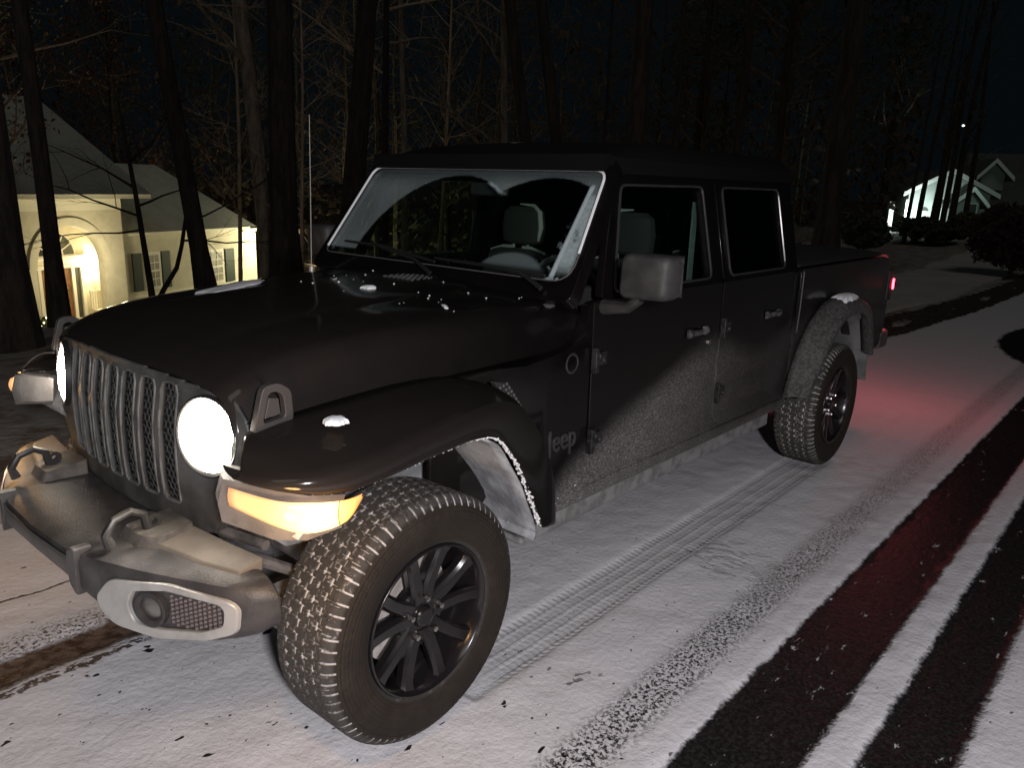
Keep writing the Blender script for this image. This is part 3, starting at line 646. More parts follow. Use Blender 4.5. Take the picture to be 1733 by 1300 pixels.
def seat(x, y):
    b = MB()
    def blob(L, k=6):
        b.loops(L)
    tilt = .16
    def ring(xc, z, hw, hd): return [(xc+hd*math.cos(a)*(abs(math.cos(a))**-.35 if abs(math.cos(a)) > .01 else 1), y+hw*math.sin(a), z) for a in [i*math.pi/10 for i in range(20)]]
    b.loops([ring(x+.02+tilt*(z-.75), z, h, d) for z, h, d in ((.72, .20, .05), (.80, .25, .07), (1.0, .25, .07), (1.2, .235, .06), (1.32, .20, .05), (1.345, .15, .03))])
    b.loops([[(xx, y+h*math.cos(a), .70+.07*math.sin(a)) for a in [i*math.pi/8 for i in range(16)]] for xx, h in ((x-.46, .2), (x-.42, .25), (x, .25), (x+.05, .2))])
    so = b.build('seat', SEATM, TR, bevel=0)
    b = MB(); hx_ = x+.02+tilt*.68
    b.loops([ring(hx_+.02, z, h, d) for z, h, d in ((1.365, .10, .03), (1.38, .13, .05), (1.46, .138, .055), (1.54, .125, .05), (1.565, .09, .03))]); b.build('headrest', SEATM, so)
    b = MB(); 
    q = 1 if y < 0 else -1
    b.tube([(hx_+.01, y-q*.02, 1.578), (hx_+.01, y+q*.08, 1.572), (hx_, y+q*.125, 1.54), (hx_-.008, y+q*.142, 1.46), (hx_-.01, y+q*.13, 1.39)], [.004, .010, .014, .014, .008], 8)
    b.tube([(x+.105, y-.19, 1.325), (x+.10, y-.10, 1.350), (x+.10, y-.04, 1.352)], .010, 8); b.tube([(x+.105, y+.19, 1.325), (x+.10, y+.10, 1.350), (x+.10, y+.04, 1.352)], .010, 8)
    b.tube([(hx_, y-.05, 1.30), (hx_, y-.05, 1.42)], .007, 6); b.tube([(hx_, y+.05, 1.30), (hx_, y+.05, 1.42)], .007, 6)
    b.build('lit_edge_piping', SEATL, so)  # posts and trim; the pale inner-side strip paints the lit headrest edge
for x, y in ((1.68, -.37), (1.70, .32), (2.5, -.37), (2.5, .37)): seat(x, y)
b = MB().box((1.93, -.655, 1.35), (.045, .006, .55)); b.build('seat_belt', mat('belt', (.10, .13, .125), .8), TR)
MB().box((1.22, 0, 1.655), (.03, .22, .06)).build('rearview_mirror', INTER, TR, bevel=.012)
# --- bumper
BX = lambda y: interp(abs(y), [0, .22, .30, .40, .50, .60, .70, .77, .81, .835], [-.765, -.757, -.745, -.715, -.678, -.632, -.585, -.548, -.515, -.47])
BT = lambda y: interp(abs(y), [0, .3, .42, .75, .80, .835], [.668, .668, .672, .668, .660, .625])
BB = lambda y: interp(abs(y), [0, .24, .34, .45, .6, .7, .78, .835], [.565, .555, .515, .475, .462, .480, .505, .545])
L = []
for i in range(69):
    y = -.835+1.67*i/68; x = BX(y); t = BT(y); bo = BB(y); xb = interp(abs(y), [0, .6, .78, .81, .835], [-.45, -.45, -.455, -.455, -.455])
    L.append([(xb, y, t-.005), (min(x+.10, xb-.005), y, t), (min(x+.035, xb-.010), y, t-.004), (x+.008, y, t-.016), (x, y, t-.035), (x, y, bo+.03), (x+.012, y, bo+.008), (min(x+.04, xb-.005), y, bo), (xb, y, bo+.01)])
bm = MB().loops(L).build('front_bumper', mat('salted bumper', (.026, .025, .026), .5, col2=(.050, .047, .047), sc=14, bmp=.35, bsc=160), TR, ang=40)
MB().loops([[(BX(y)-.003, y, .628), (BX(y)-.003, y, .640), (BX(y)+.03, y, .640), (BX(y)+.03, y, .628)] for y in [-.26+.52*i/10 for i in range(11)]]).build('bumper_groove', RUBBER, bm)
PLASTB = mat('salted ridge', (.035, .034, .034), .5, col2=(.06, .057, .056), sc=9)
TANM = mat('salted lit top', (.050, .045, .040), .75, col2=(.105, .095, .082), sc=12, bmp=.4, bsc=120)  # dusty speckle with the headlights' warm light put into the colour
for s in (-1, 1):
    b = MB(); P = rpoly([(-.640, .285), (-.640, .40), (-.600, .450), (-.480, .450), (-.480, .285)], .012, 4)
    b.loops([[(x, s*y, .650) for x, y in P], [(x*.95-.022+(.02 if x < -.55 else 0), s*(.37+(y-.37)*.90), .712 if x > -.55 else .700) for x, y in P]]); hb = b.build('hook_bezel', TANM, bm, bevel=.006, seg=3)
    b = MB(); P = [(-.600, .435), (-.560, .62), (-.520, .735), (-.44, .735), (-.46, .60), (-.48, .435)]
    b.loops([[(x, s*y, .655) for x, y in P], [(x+(.016 if x < -.5 else .004), s*(y-.004), (.682 if x < -.5 else .700)-.03*(y-.43)) for x, y in P]]); b.build('bumper_shelf', mat('smooth lit plastic', (.115, .10, .082), .6, col2=(.16, .14, .115), sc=8), bm, bevel=.004)  # headlight glow painted into the tan shelf colour
    b = MB(); b.loops([[(BX(y)-.010, s*y, z0_), (BX(y)-.010, s*y, z1_), (BX(y)+.04, s*y, z1_), (BX(y)+.04, s*y, z0_)] for y, z0_, z1_ in ((.262, .59, .655), (.272, .555, .672), (.292, .535, .676), (.302, .535, .672))]); b.build('bumper_ridge', PLASTB, bm, bevel=.005)
    # tow hook: a loop standing on the bumper
    b = MB().tube([(-.575, s*.365, .70), (-.585, s*.365, .748), (-.62, s*.365, .765), (-.665, s*.365, .752), (-.69, s*.365, .715), (-.680, s*.365, .680)], [.014, .013, .012, .012, .013, .016], 10)
    b.lathe([(.010, -.012), (.022, -.012), (.022, .012), (.010, .012)], (-.560, s*.365, .722), (0, 1, 0), 16); b.build('tow_hook', mat('hook steel', (.045, .045, .043), .45, metal=.5), TR)
    # fog lamp bezel
    F0 = lambda y, z: (BX(y)-.006+.03*max(0, .62-z)*0, s*y, z)
    F1 = lambda y, z: (BX(y)+.02, s*y, z)
    Fm = lambda y, z: (BX(y)-.012, s*y, z)
    OU = rpoly([(.372, .555), (.425, .618), (.60, .640), (.765, .622), (.785, .60), (.778, .530), (.70, .495), (.56, .472), (.43, .484), (.385, .515)], .02, 5)
    IN = rpoly([(.480, .555), (.500, .600), (.60, .620), (.742, .606), (.752, .590), (.748, .548), (.69, .520), (.57, .502), (.505, .505), (.488, .525)], .014, 5)
    MB().ring(OU, IN, Fm, F1).build('fog_bezel', SILVER, bm, bevel=.004)
    MB().prism(IN, lambda y, z: (BX(y)+.012, s*y, z), lambda y, z: (BX(y)+.02, s*y, z)).build('fog_pocket', PLAST, bm)
    yc = .545; nn = Vector((-1, s*.42, 0)).normalized(); cc = Vector((BX(yc)-.004, s*yc, .556))
    fg = MB().lathe([(.030, -.02), (.034, .004), (.046, .010), (.052, .008), (.054, -.02)], cc, nn, 32).build('fog_lamp', PLAST, bm)
    MB().lathe([(.0005, .000), (.02, -.001), (.033, -.006)], cc, nn, 24).build('fog_lens', mat('fog glass', (.09, .085, .08), .10), bm)
    b = MB()
    for i in range(11):
        for j in range(8):
            y = .605+i*.0128; z = .518+j*.0125+(.006 if i % 2 else 0)
            if z < .512+.14*max(0, y-.66)+.01 or z > .607: continue
            b.box((BX(y)-.002, s*y, z), (.008, .0080, .0075), Matrix.Rotation(s*.45, 3, 'Z'))
    b.build('intake_mesh', mat('mesh plastic', (.10, .085, .085), .5), bm)
# chassis, suspension and rear bumper
b = MB()
for s in (-1, 1):
    b.bb(-.30, 4.7, s*.46, s*.56, .33, .44); b.bb(.66, 2.93, s*.60, s*.72, .335, .43)
b.build('chassis_rail', FRAMEM, TR, bevel=.012)
AXM = mat('steel parts', (.06, .058, .055), .6, col2=(.14, .13, .125), sc=15)
MB().tube([(3.487, -.72, .40), (3.487, .72, .40)], .05, 12).lathe([(.03, -.12), (.13, -.06), (.13, .06), (.03, .12)], (3.487, 0, .40), (1, 0, 0), 16).build('rear_axle', AXM, TR)
b = MB(); b.tube([(0, -.72, .40), (0, .72, .40)], .045, 12); b.lathe([(.03, -.1), (.11, -.05), (.11, .05), (.03, .1)], (0, .2, .40), (1, 0, 0), 16)
for s in (-1, 1):
    b.tube([(.05, s*.52, .40), (.1, s*.55, .85)], .035, 10); b.tube([(-.40, s*.55, .62), (-.2, s*.62, .50), (0, s*.62, .42)], .018, 8); b.tube([(0, s*.5, .40), (.8, s*.48, .36)], .028, 8)
b.tube([(-.36, -.62, .66), (-.42, -.3, .66), (-.42, .3, .66), (-.36, .62, .66)], .016, 8)
b.build('front_axle', AXM, TR)
b = MB(); b.bb(4.70, 4.90, -.80, .80, .56, .70); b.bb(4.1, 4.75, -.70, .70, .50, .62); b.build('rear_bumper', FLD, TR, bevel=.03)
b = MB(); b.bb(3.0, 4.74, -.73, .73, .60, .66); b.bb(4.69, 4.75, -.73, .73, .62, 1.23); b.build('bed_floor', PAINT, TR)
b = MB().grid(lambda u, v: (3.0+1.74*u, -.76+1.52*v, 1.275+.025*(1-(2*v-1)**4)-.03*max(0, (u-.92)/.08)**2), 20, 20); b.build('bed_cover', mat('vinyl cover', (.010, .011, .011), .7, bmp=.3, bsc=200), TR, solid=.012)
# --- wheels
def tread_mesh():
    n, Wd = 720, 64; prof = []                 # w in -1..1 across
    rs = np.random.RandomState(1)
    me = MB(); R0, hwid = .3905, .128
    snow = []
    for i in range(n):
        th = 2*math.pi*i/n; ph = i/n
        for j in range(Wd):
            w = -1+2*j/(Wd-1); a = abs(w); g = 0
            # circumferential zigzag grooves
            for k, c0 in enumerate((-.52, -.17, .17, .52)):
                zz = .035*(1 if (int(ph*120)+k) % 2 else -1)
                if abs(w-c0-zz) < .026: g = max(g, .9)
            # lateral cuts, staggered per rib
            rib = int((w+1)/.345); fr = (ph*60+(.37*rib) + (.18*w if rib % 2 else -.18*w)) % 1
            if a < .90 and fr < .075: g = max(g, .8)
            fr2 = (ph*60+.5+.21*rib+.25*w) % 1
            if a < .86 and fr2 < .055: g = max(g, .5)
            if a >= .72 and (ph*72+(.5 if w > 0 else 0)) % 1 < .17: g = max(g, .8)
            r = R0-.030*max(0, (a-.72)/.28)**2.2-g*.0085
            me.v.append((r*math.cos(th), w*hwid, r*math.sin(th))); snow.append(g)
    for i in range(n):
        for j in range(Wd-1):
            k = (i+1) % n; me.f.append((i*Wd+j, i*Wd+j+1, k*Wd+j+1, k*Wd+j))
    nt_ = len(me.v)
    for s in (-1, 1):
        prof = [(.3605, .128), (.352, .1325), (.348, .1315), (.335, .137), (.31, .1385), (.285, .136), (.262, .130), (.250, .124), (.243, .118), (.238, .108)]
        me.lathe([(r, s*h) for r, h in prof], (0, 0, 0), (0, 1, 0), 120)
    snow += [0]*(len(me.v)-nt_)
    return me, snow
def tyre_mat():
    m, p = newmat('snowy tyre rubber'); v, x, y, z = coords()
    a = X.nt.nodes.new('ShaderNodeAttribute'); a.attribute_name = 'groove'; g = X(a.outputs['Fac'])
    n = noise(v, 60, 4, .7); n2 = noise(v, 14, 3, .6); tr = step(xabs(y), .128, .12)
    k = step(g, .25, .7)*step(n2*.6+n*.5, .42, .60)*.75+step(n, .55, .72)*step(n2, .46, .6)*.42*tr
    rad = X.op('SQRT', x*x+z*z)
    side = mixc(step(noise(v, 12, 4, .6), .4, .7), (.022, .017, .013), (.032, .025, .019))
    put(p, 'Base Color', mixc(xmin(k, 1.0), mixc(tr, side, mixc(n, (.030, .027, .024), (.075, .070, .064))), (.60, .59, .58))); put(p, 'Roughness', .8); put(p, 'Specular IOR Level', .25)
    ang = X.op('ARCTAN2', z, x); blk = step(X.op('SINE', ang*64.0), -.2, .2)*band(rad, .338, .010, .003)*1.5
    let = step(noise(v, 46, 2, .4), .53, .57)*band(rad, .302, .013, .002)*band(ang, 1.4, .55, .02)
    let2 = step(noise(v, 46, 2, .4), .53, .57)*band(rad, .302, .013, .002)*band(ang, -1.7, .40, .02)
    ring = X.op('SINE', rad*520.0)*.22*(1-tr); bump(p, n*.5+ring+(blk+(let+let2)*0)*(1-tr), .35, .004); return m
TY, SN = tread_mesh(); TYM = tyre_mat()
def wheel_proto():
    w = MB().lathe([(.0005, -.005), (.175, -.005), (.175, .02), (.0005, .02)], (0, 0, 0), (0, 1, 0), 40)       # brake disc; local axle is y, outside is -y
    for k in range(3): pass
    o = w.build('wheel', STEEL, None); o.parent = TR
    t = D.meshes.new('tyre'); t.from_pydata(TY.v, [], TY.f); t.materials.append(TYM); t.polygons.foreach_set('use_smooth', [True]*len(t.polygons))
    at = t.attributes.new('groove', 'FLOAT', 'POINT'); at.data.foreach_set('value', SN)
    try: t.set_sharp_from_angle(angle=R(28))
    except Exception: pass
    to = D.objects.new('tyre', t); COL.objects.link(to); to.parent = o
    b = MB()
    b.lathe([(.241, -.115), (.239, -.126), (.234, -.128), (.228, -.120), (.222, -.10), (.215, -.06), (.208, .02), (.21, .11), (.236, .118)], (0, 0, 0), (0, 1, 0), 96)
    # five pairs of arms forking to the rim
    for k in range(5):
        a = 2*math.pi*k/5+R(90+8)
        for d in (-1, 1):
            a0 = a+d*R(15); a1 = a+d*R(14.5)
            rows = []
            for t_, wd, dep in ((.045, .022, -.086), (.10, .025, -.092), (.16, .0235, -.098), (.205, .024, -.104), (.232, .034, -.112)):
                an = a+d*interp(t_, [.045, .10, .16, .205, .232], [R(22), R(14.5), R(15.5), R(17), R(18.5)])
                cx, cz = t_*math.cos(an), t_*math.sin(an); tx, tz = -math.sin(an), math.cos(an)
                rows.append([(cx-tx*wd, dep+.012, cz-tz*wd), (cx-tx*wd*.6, dep, cz-tz*wd*.6), (cx+tx*wd*.6, dep, cz+tz*wd*.6), (cx+tx*wd, dep+.012, cz+tz*wd), (cx+tx*wd*.8, dep+.042, cz+tz*wd*.8), (cx-tx*wd*.8, dep+.042, cz-tz*wd*.8)])
            b.loops(rows)
    b.lathe([(.0005, -.100), (.026, -.100), (.033, -.094), (.036, -.082), (.085, -.080), (.092, -.07), (.092, -.04)], (0, 0, 0), (0, 1, 0), 40)
    rim = b.build('rim', RIMM, None, bevel=.002); rim.parent = o
    ln = MB().lathe([(.0005, -.026), (.009, -.025), (.0115, -.020), (.0115, .0), (.017, .002), (.0175, .006)], (0, 0, 0), (0, 1, 0), 6)
    nuts = []
    for k in range(5):
        a = 2*math.pi*k/5+R(90+8+36)-R(0)
        nb = ln.build('lug_nut', CHROME, None) if k == 0 else nuts[0].copy()
        if k: COL.objects.link(nb)
        nb.parent = o; a -= R(36); nb.location = (.0635*math.cos(a), -.082, .0635*math.sin(a)); nuts.append(nb)
    # caliper
    b = MB().loops([[(r*math.cos(a), y, r*math.sin(a)) for r, y in ((.115, .0), (.17, .0), (.17, .07), (.115, .07))] for a in [R(60+8*i) for i in range(8)]])
    cp = b.build('caliper', STEEL, None, bevel=.006); cp.parent = o
    return o
W0 = wheel_proto()
def copy_wheel(loc, rz):
    c = W0.copy(); COL.objects.link(c)
    for ch in W0.children:
        d = ch.copy(); COL.objects.link(d); d.parent = c
    c.parent = TR; c.location = Vector(loc)-Vector((1.9, 0, 0)); c.rotation_euler = (0, rz, 0) if False else rz
    return c
copy_wheel((3.487, -.800, .390), (0, R(-33), 0)); copy_wheel((3.487, .800, .390), (0, R(20), R(180))); copy_wheel((0, .800, .390), (0, R(70), R(180)))
W0.location = Vector((0, -.800, .390))-Vector((1.9, 0, 0)); W0.rotation_euler = (0, R(10), R(.9))
# snow lying on the truck
def snowpatch(name, label, pts, z, th, jitter=.0):
    b = MB(); c = Vector((sum(p[0] for p in pts)/len(pts), sum(p[1] for p in pts)/len(pts)))
    rr = random.Random(len(label)); Q = []
    for i in range(len(pts)):
        a, d = Vector(pts[i]), Vector(pts[(i+1) % len(pts)])
        for k in range(6): q = a.lerp(d, k/6); Q.append(c+(q-c)*(1+rr.uniform(-.17, .12)))
    zz = z if callable(z) else (lambda x, y: z)
    rows = [[(c.x+(q.x-c.x)*k, c.y+(q.y-c.y)*k, zz(c.x+(q.x-c.x)*k, c.y+(q.y-c.y)*k)+h*th) for q in Q] for k, h in ((1.0, -.2), (.96, .25), (.86, .5), (.55, .8), (.1, .9))]
    o = b.loops(rows).build(name, SNOW, None, ang=80); return tag(o, label, 'snow', 'patches of snow left on the truck')
def hz(x, y):
    w = interp(x, [-.47, -.3, 0, .5, .95], [.60, .628, .648, .700, .748]); t = min(1, abs(y)/w)
    return interp(x, HX, HZ)+.012*(1-t*t)-.030*max(0, (t-.62)/.38)**2+(.012*max(0, 1-(abs(y)/.33)**6) if abs(y) < .34 else 0)
snowpatch('snow_patch', 'long thin sheet of snow on the far side of the hood', [(-.02, .40), (.10, .42), (.27, .56), (.36, .50), (.30, .40), (.16, .34), (.03, .29)], hz, .008)
snowpatch('snow_patch', 'small oval lump of snow in the middle of the hood near the windshield', [(.40, -.10), (.435, -.095), (.455, -.13), (.435, -.155), (.405, -.14)], lambda x, y: hz(x, y), .014)
snowpatch('snow_patch', 'split sliver of snow near the hood edge before the driver door', [(.44, -.50), (.455, -.505), (.425, -.555), (.415, -.54)], lambda x, y: hz(x, y), .006)
snowpatch('snow_patch', 'bright lump of snow on the front fender above the turn signal', [(-.285, -.80), (-.25, -.79), (-.225, -.82), (-.235, -.85), (-.27, -.85), (-.295, -.825)], 1.052, .018)
snowpatch('snow_patch', 'pale heap of snow on top of the rear wheel flare', [(3.48, -.80), (3.62, -.80), (3.74, -.82), (3.72, -.91), (3.58, -.925), (3.46, -.90)], 1.045, .045)
snowpatch('snow_patch', 'faint low heap of snow on the truck roof', [(1.62, .30), (1.75, .35), (1.85, .25), (1.80, .10), (1.66, .14)], 1.868, .022)
b = MB(); r = random.Random(31)
for k in range(110):
    u_ = r.random()
    if u_ < .55: y = r.uniform(-.66, .5); x = r.uniform(.82, .93); z = 1.277
    elif u_ < .9: x = r.uniform(.30, .85); y = r.uniform(-.62, .3); z = hz(x, y)
    else: x = r.uniform(.2, .9); y = -.80; z = r.uniform(.5, .6); y = -.803
    q = r.uniform(.0018, .0055); b.lathe([(.0002, -q*.6), (q, 0), (.0002, q*.7)], (x, y, z+q*.3), (r.uniform(-.5, .5), r.uniform(-.5, .5), 1), 5)
o = b.build('snow_crumbs', SNOW, None); tag(o, 'tiny crumbs of snow scattered over the cowl and hood', 'snow', None, 'stuff')
# ================================================================== TREES
def ttube(b, path, rad, n):
    b.tube(path, rad, n, cap=False)
FE0 = Vector((cr.x, cr.y, 0)).normalized()
def make_tree(name, label, x, y, dia, H, seed, lean=(0, 0), barkm=BARK, first=.35, nb=16, spread=1.0, twigs=True, fork=0, leaf=None, leafn=0, group='bare trees around the street', cat='tree'):
    r = random.Random(seed); z0 = terrain(x, y)-.1
    root = thing(name, label, cat, (x, y, z0), group)
    tr = MB(); cr_ = MB(); ends = []
    n = 14; path = []; rads = []
    ph = r.uniform(0, 6); wob = dia*.5+.10
    for i in range(n):
        t = i/(n-1); path.append(Vector((x+FE0.x*lean[0]*t*H+wob*math.sin(t*5+ph)*t, y+FE0.y*lean[0]*t*H+wob*math.cos(t*4+ph)*t, z0+H*t)))
        rads.append(dia/2*((1-t)**.8*.93+.07)*(1+.45*max(0, 1-t*18)))
    ttube(tr, path, rads, 10)
    def P_at(t):
        f = t*(n-1); i = min(int(f), n-2); return path[i].lerp(path[i+1], f-i), rads[i]*(1-(f-i))+rads[i+1]*(f-i)
    def branch(p, d, L, rad, lev):
        m = 6 if lev == 0 else 4; pts = [p]; rr = [rad]; q = p.copy(); dd = d.copy()
        for i in range(m):
            dd = (dd+Vector((r.uniform(-1, 1), r.uniform(-1, 1), r.uniform(-.6, .9)))*.20).normalized(); q = q+dd*(L/m); pts.append(q.copy()); rr.append(rad*(1-(i+1)/m*.85))
        ttube(cr_, pts, rr, 5 if lev == 0 else (4 if lev == 1 else 3)); ends.append(pts[-1]); ends.append(pts[-2])
        if lev < (2 if twigs else 1):
            for k in range(5 if lev == 0 else 4):
                i = r.randint(1, m); a = Vector((r.uniform(-1, 1), r.uniform(-1, 1), r.uniform(-.3, .8))).normalized()
                branch(pts[i], (dd*.6+a*.9).normalized(), L*r.uniform(.35, .6), rr[i]*.62+.002, lev+1)
    for k in range(nb):
        t = first+(1-first)*(k+.5)/nb*.97; p, rad = P_at(t); a = r.uniform(0, 2*math.pi)
        d = Vector((math.cos(a), math.sin(a), r.uniform(.15, .9))).normalized()
        branch(p, d, spread*r.uniform(.16, .28)*H*(1.05-t*.6), max(.012, rad*.45), 0)
    for k in range(fork):
        p, rad = P_at(.12+.05*k); a = r.uniform(0, 6.28); branch(p, Vector((math.cos(a)*.35, math.sin(a)*.35, 1)).normalized(), H*.55, rad*.6, 0)
    tr.build('trunk', barkm, root); cr_.build('crown', barkm if barkm is not BARK else (TWIG_SHADE if x > CAM.x+13.5 else TWIG), root)
    if leaf:
        lb = MB()
        for k in range(leafn):
            e = r.choice(ends)+Vector((r.gauss(0, .22), r.gauss(0, .22), r.gauss(0, .22))); s_ = r.uniform(.05, .11)
            a = Vector((r.uniform(-1, 1), r.uniform(-1, 1), r.uniform(-1, 1))).normalized()*s_; c_ = a.orthogonal().normalized()*s_*.6
            lb.add([e-a, e+c_, e+a, e-c_], [(0, 1, 2, 3)])
        lb.build('leaves', leaf, root, smooth=False)
    return root
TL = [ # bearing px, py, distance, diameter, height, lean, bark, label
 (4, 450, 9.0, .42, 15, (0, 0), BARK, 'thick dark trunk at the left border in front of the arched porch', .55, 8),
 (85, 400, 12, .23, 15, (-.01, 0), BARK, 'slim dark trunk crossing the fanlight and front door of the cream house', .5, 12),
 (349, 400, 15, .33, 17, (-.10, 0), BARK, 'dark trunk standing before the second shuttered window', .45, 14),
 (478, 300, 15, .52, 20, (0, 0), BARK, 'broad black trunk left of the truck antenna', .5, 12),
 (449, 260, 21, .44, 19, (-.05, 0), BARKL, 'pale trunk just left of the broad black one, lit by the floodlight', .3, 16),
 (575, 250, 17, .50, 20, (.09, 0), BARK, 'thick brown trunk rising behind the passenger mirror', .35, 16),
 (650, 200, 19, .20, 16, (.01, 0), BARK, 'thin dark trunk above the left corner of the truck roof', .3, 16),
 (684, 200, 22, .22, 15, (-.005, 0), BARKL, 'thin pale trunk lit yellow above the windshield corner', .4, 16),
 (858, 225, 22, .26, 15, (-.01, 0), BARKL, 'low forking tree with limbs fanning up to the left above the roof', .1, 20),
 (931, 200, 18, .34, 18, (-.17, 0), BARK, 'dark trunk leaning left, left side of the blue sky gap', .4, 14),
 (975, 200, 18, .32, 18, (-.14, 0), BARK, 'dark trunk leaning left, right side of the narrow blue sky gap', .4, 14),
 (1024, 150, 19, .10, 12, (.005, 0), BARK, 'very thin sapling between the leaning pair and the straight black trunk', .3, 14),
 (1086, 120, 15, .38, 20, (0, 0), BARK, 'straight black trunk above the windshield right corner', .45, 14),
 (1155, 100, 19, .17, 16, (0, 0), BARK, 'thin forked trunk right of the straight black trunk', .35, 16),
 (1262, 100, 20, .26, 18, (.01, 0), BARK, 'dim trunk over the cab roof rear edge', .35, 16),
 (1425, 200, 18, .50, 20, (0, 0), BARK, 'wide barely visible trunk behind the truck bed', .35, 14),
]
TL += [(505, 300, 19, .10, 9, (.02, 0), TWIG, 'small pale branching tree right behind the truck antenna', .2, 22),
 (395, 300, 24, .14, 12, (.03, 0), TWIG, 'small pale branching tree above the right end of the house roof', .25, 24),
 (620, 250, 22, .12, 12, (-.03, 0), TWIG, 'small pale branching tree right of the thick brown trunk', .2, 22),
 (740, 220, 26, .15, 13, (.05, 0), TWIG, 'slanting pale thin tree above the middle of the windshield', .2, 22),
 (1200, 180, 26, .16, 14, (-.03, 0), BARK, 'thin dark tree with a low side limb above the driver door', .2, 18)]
for i, (px, py, d, dia, H, lean, bk, lab, first, nb) in enumerate(TL):
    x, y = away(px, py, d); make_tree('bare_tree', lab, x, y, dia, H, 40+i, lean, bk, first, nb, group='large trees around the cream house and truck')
# ornamental tree before the house
def ornamental():
    x, y = away(258, 470, 19); z0 = terrain(x, y)-.1; root = thing('ornamental_tree', 'small dark forked ornamental tree with wide bare branches before the first shuttered window', 'tree', (x, y, z0))
    e = Vector((cr.x, cr.y, 0)).normalized(); f = Vector((cf.x, cf.y, 0)).normalized(); b0 = Vector((x, y, z0))
    def pt(a, h, g=0): return b0+e*a+f*g+Vector((0, 0, h))
    tr = MB(); tr.tube([pt(0, 0), pt(-.05, .9), pt(-.12, 1.8), pt(-.2, 2.8), pt(-.3, 3.8), pt(-.42, 4.9)], [.10, .075, .065, .055, .045, .02], 8)
    tr.tube([pt(0, .5), pt(.25, .95), pt(.55, 1.4), pt(.7, 1.9), pt(.85, 2.6), pt(1.0, 3.3)], [.07, .055, .05, .045, .04, .02], 8)
    tr.build('trunk', BARK, root); cb = MB(); r = random.Random(77)
    def br(p, d, L, rad, lev):
        pts = [p]; rr = [rad]; q = p
        for i in range(5): d = (d+Vector((r.uniform(-1, 1), r.uniform(-1, 1), r.uniform(-.8, .9)))*.22).normalized(); q = q+d*L/5; pts.append(q); rr.append(rad*(1-.16*(i+1)))
        cb.tube(pts, rr, 4, cap=False)
        if lev < 3:
            for k in range(4): br(pts[r.randint(1, 5)], (d+Vector((r.uniform(-1, 1), r.uniform(-1, 1), r.uniform(-.5, .7)))*.8).normalized(), L*.52, rr[3]*.65, lev+1)
    for a, h, dx, dz, L in ((-.2, 2.5, -1, .15, 2.6), (-.15, 2.2, -1, -.1, 2.4), (-.25, 3.1, -.8, .4, 2.0), (-.2, 2.7, 1, .2, 1.6), (.7, 2.0, 1, .12, 2.4), (.8, 2.4, 1, .25, 2.2), (.85, 2.6, .3, .9, 1.5), (-.3, 3.6, .8, .7, 1.6), (-.35, 4.2, -.6, .8, 1.4)):
        br(pt(a, h), (e*dx+f*r.uniform(-.5, .5)+Vector((0, 0, dz))).normalized(), L, .032, 0)
    cb.build('crown', BARK, root)
ornamental()
# trees before the far house on the right
for i, (px, dia) in enumerate(((1538, .10), (1556, .14), (1577, .09), (1585, .20), (1597, .16), (1612, .20), (1636, .16))):
    x, y = away(px, 350, 33+i*.6); lab = ['first thin dark trunk left of the lit gable wall', 'dark trunk at the left edge of the lit gable', 'thin dark trunk by the half-round window', 'stout dark trunk across the lit gable', 'slender dark trunk just right of the stout one', 'dark trunk before the lit porch roof', 'dark trunk right of the lit entry'][i]
    make_tree('bare_tree', lab+' of the far house', x, y, dia*1.5, 11, 90+i, (rng.uniform(-.02, .05), 0), BARK, .25, 9, twigs=False, group='trees before the far house')
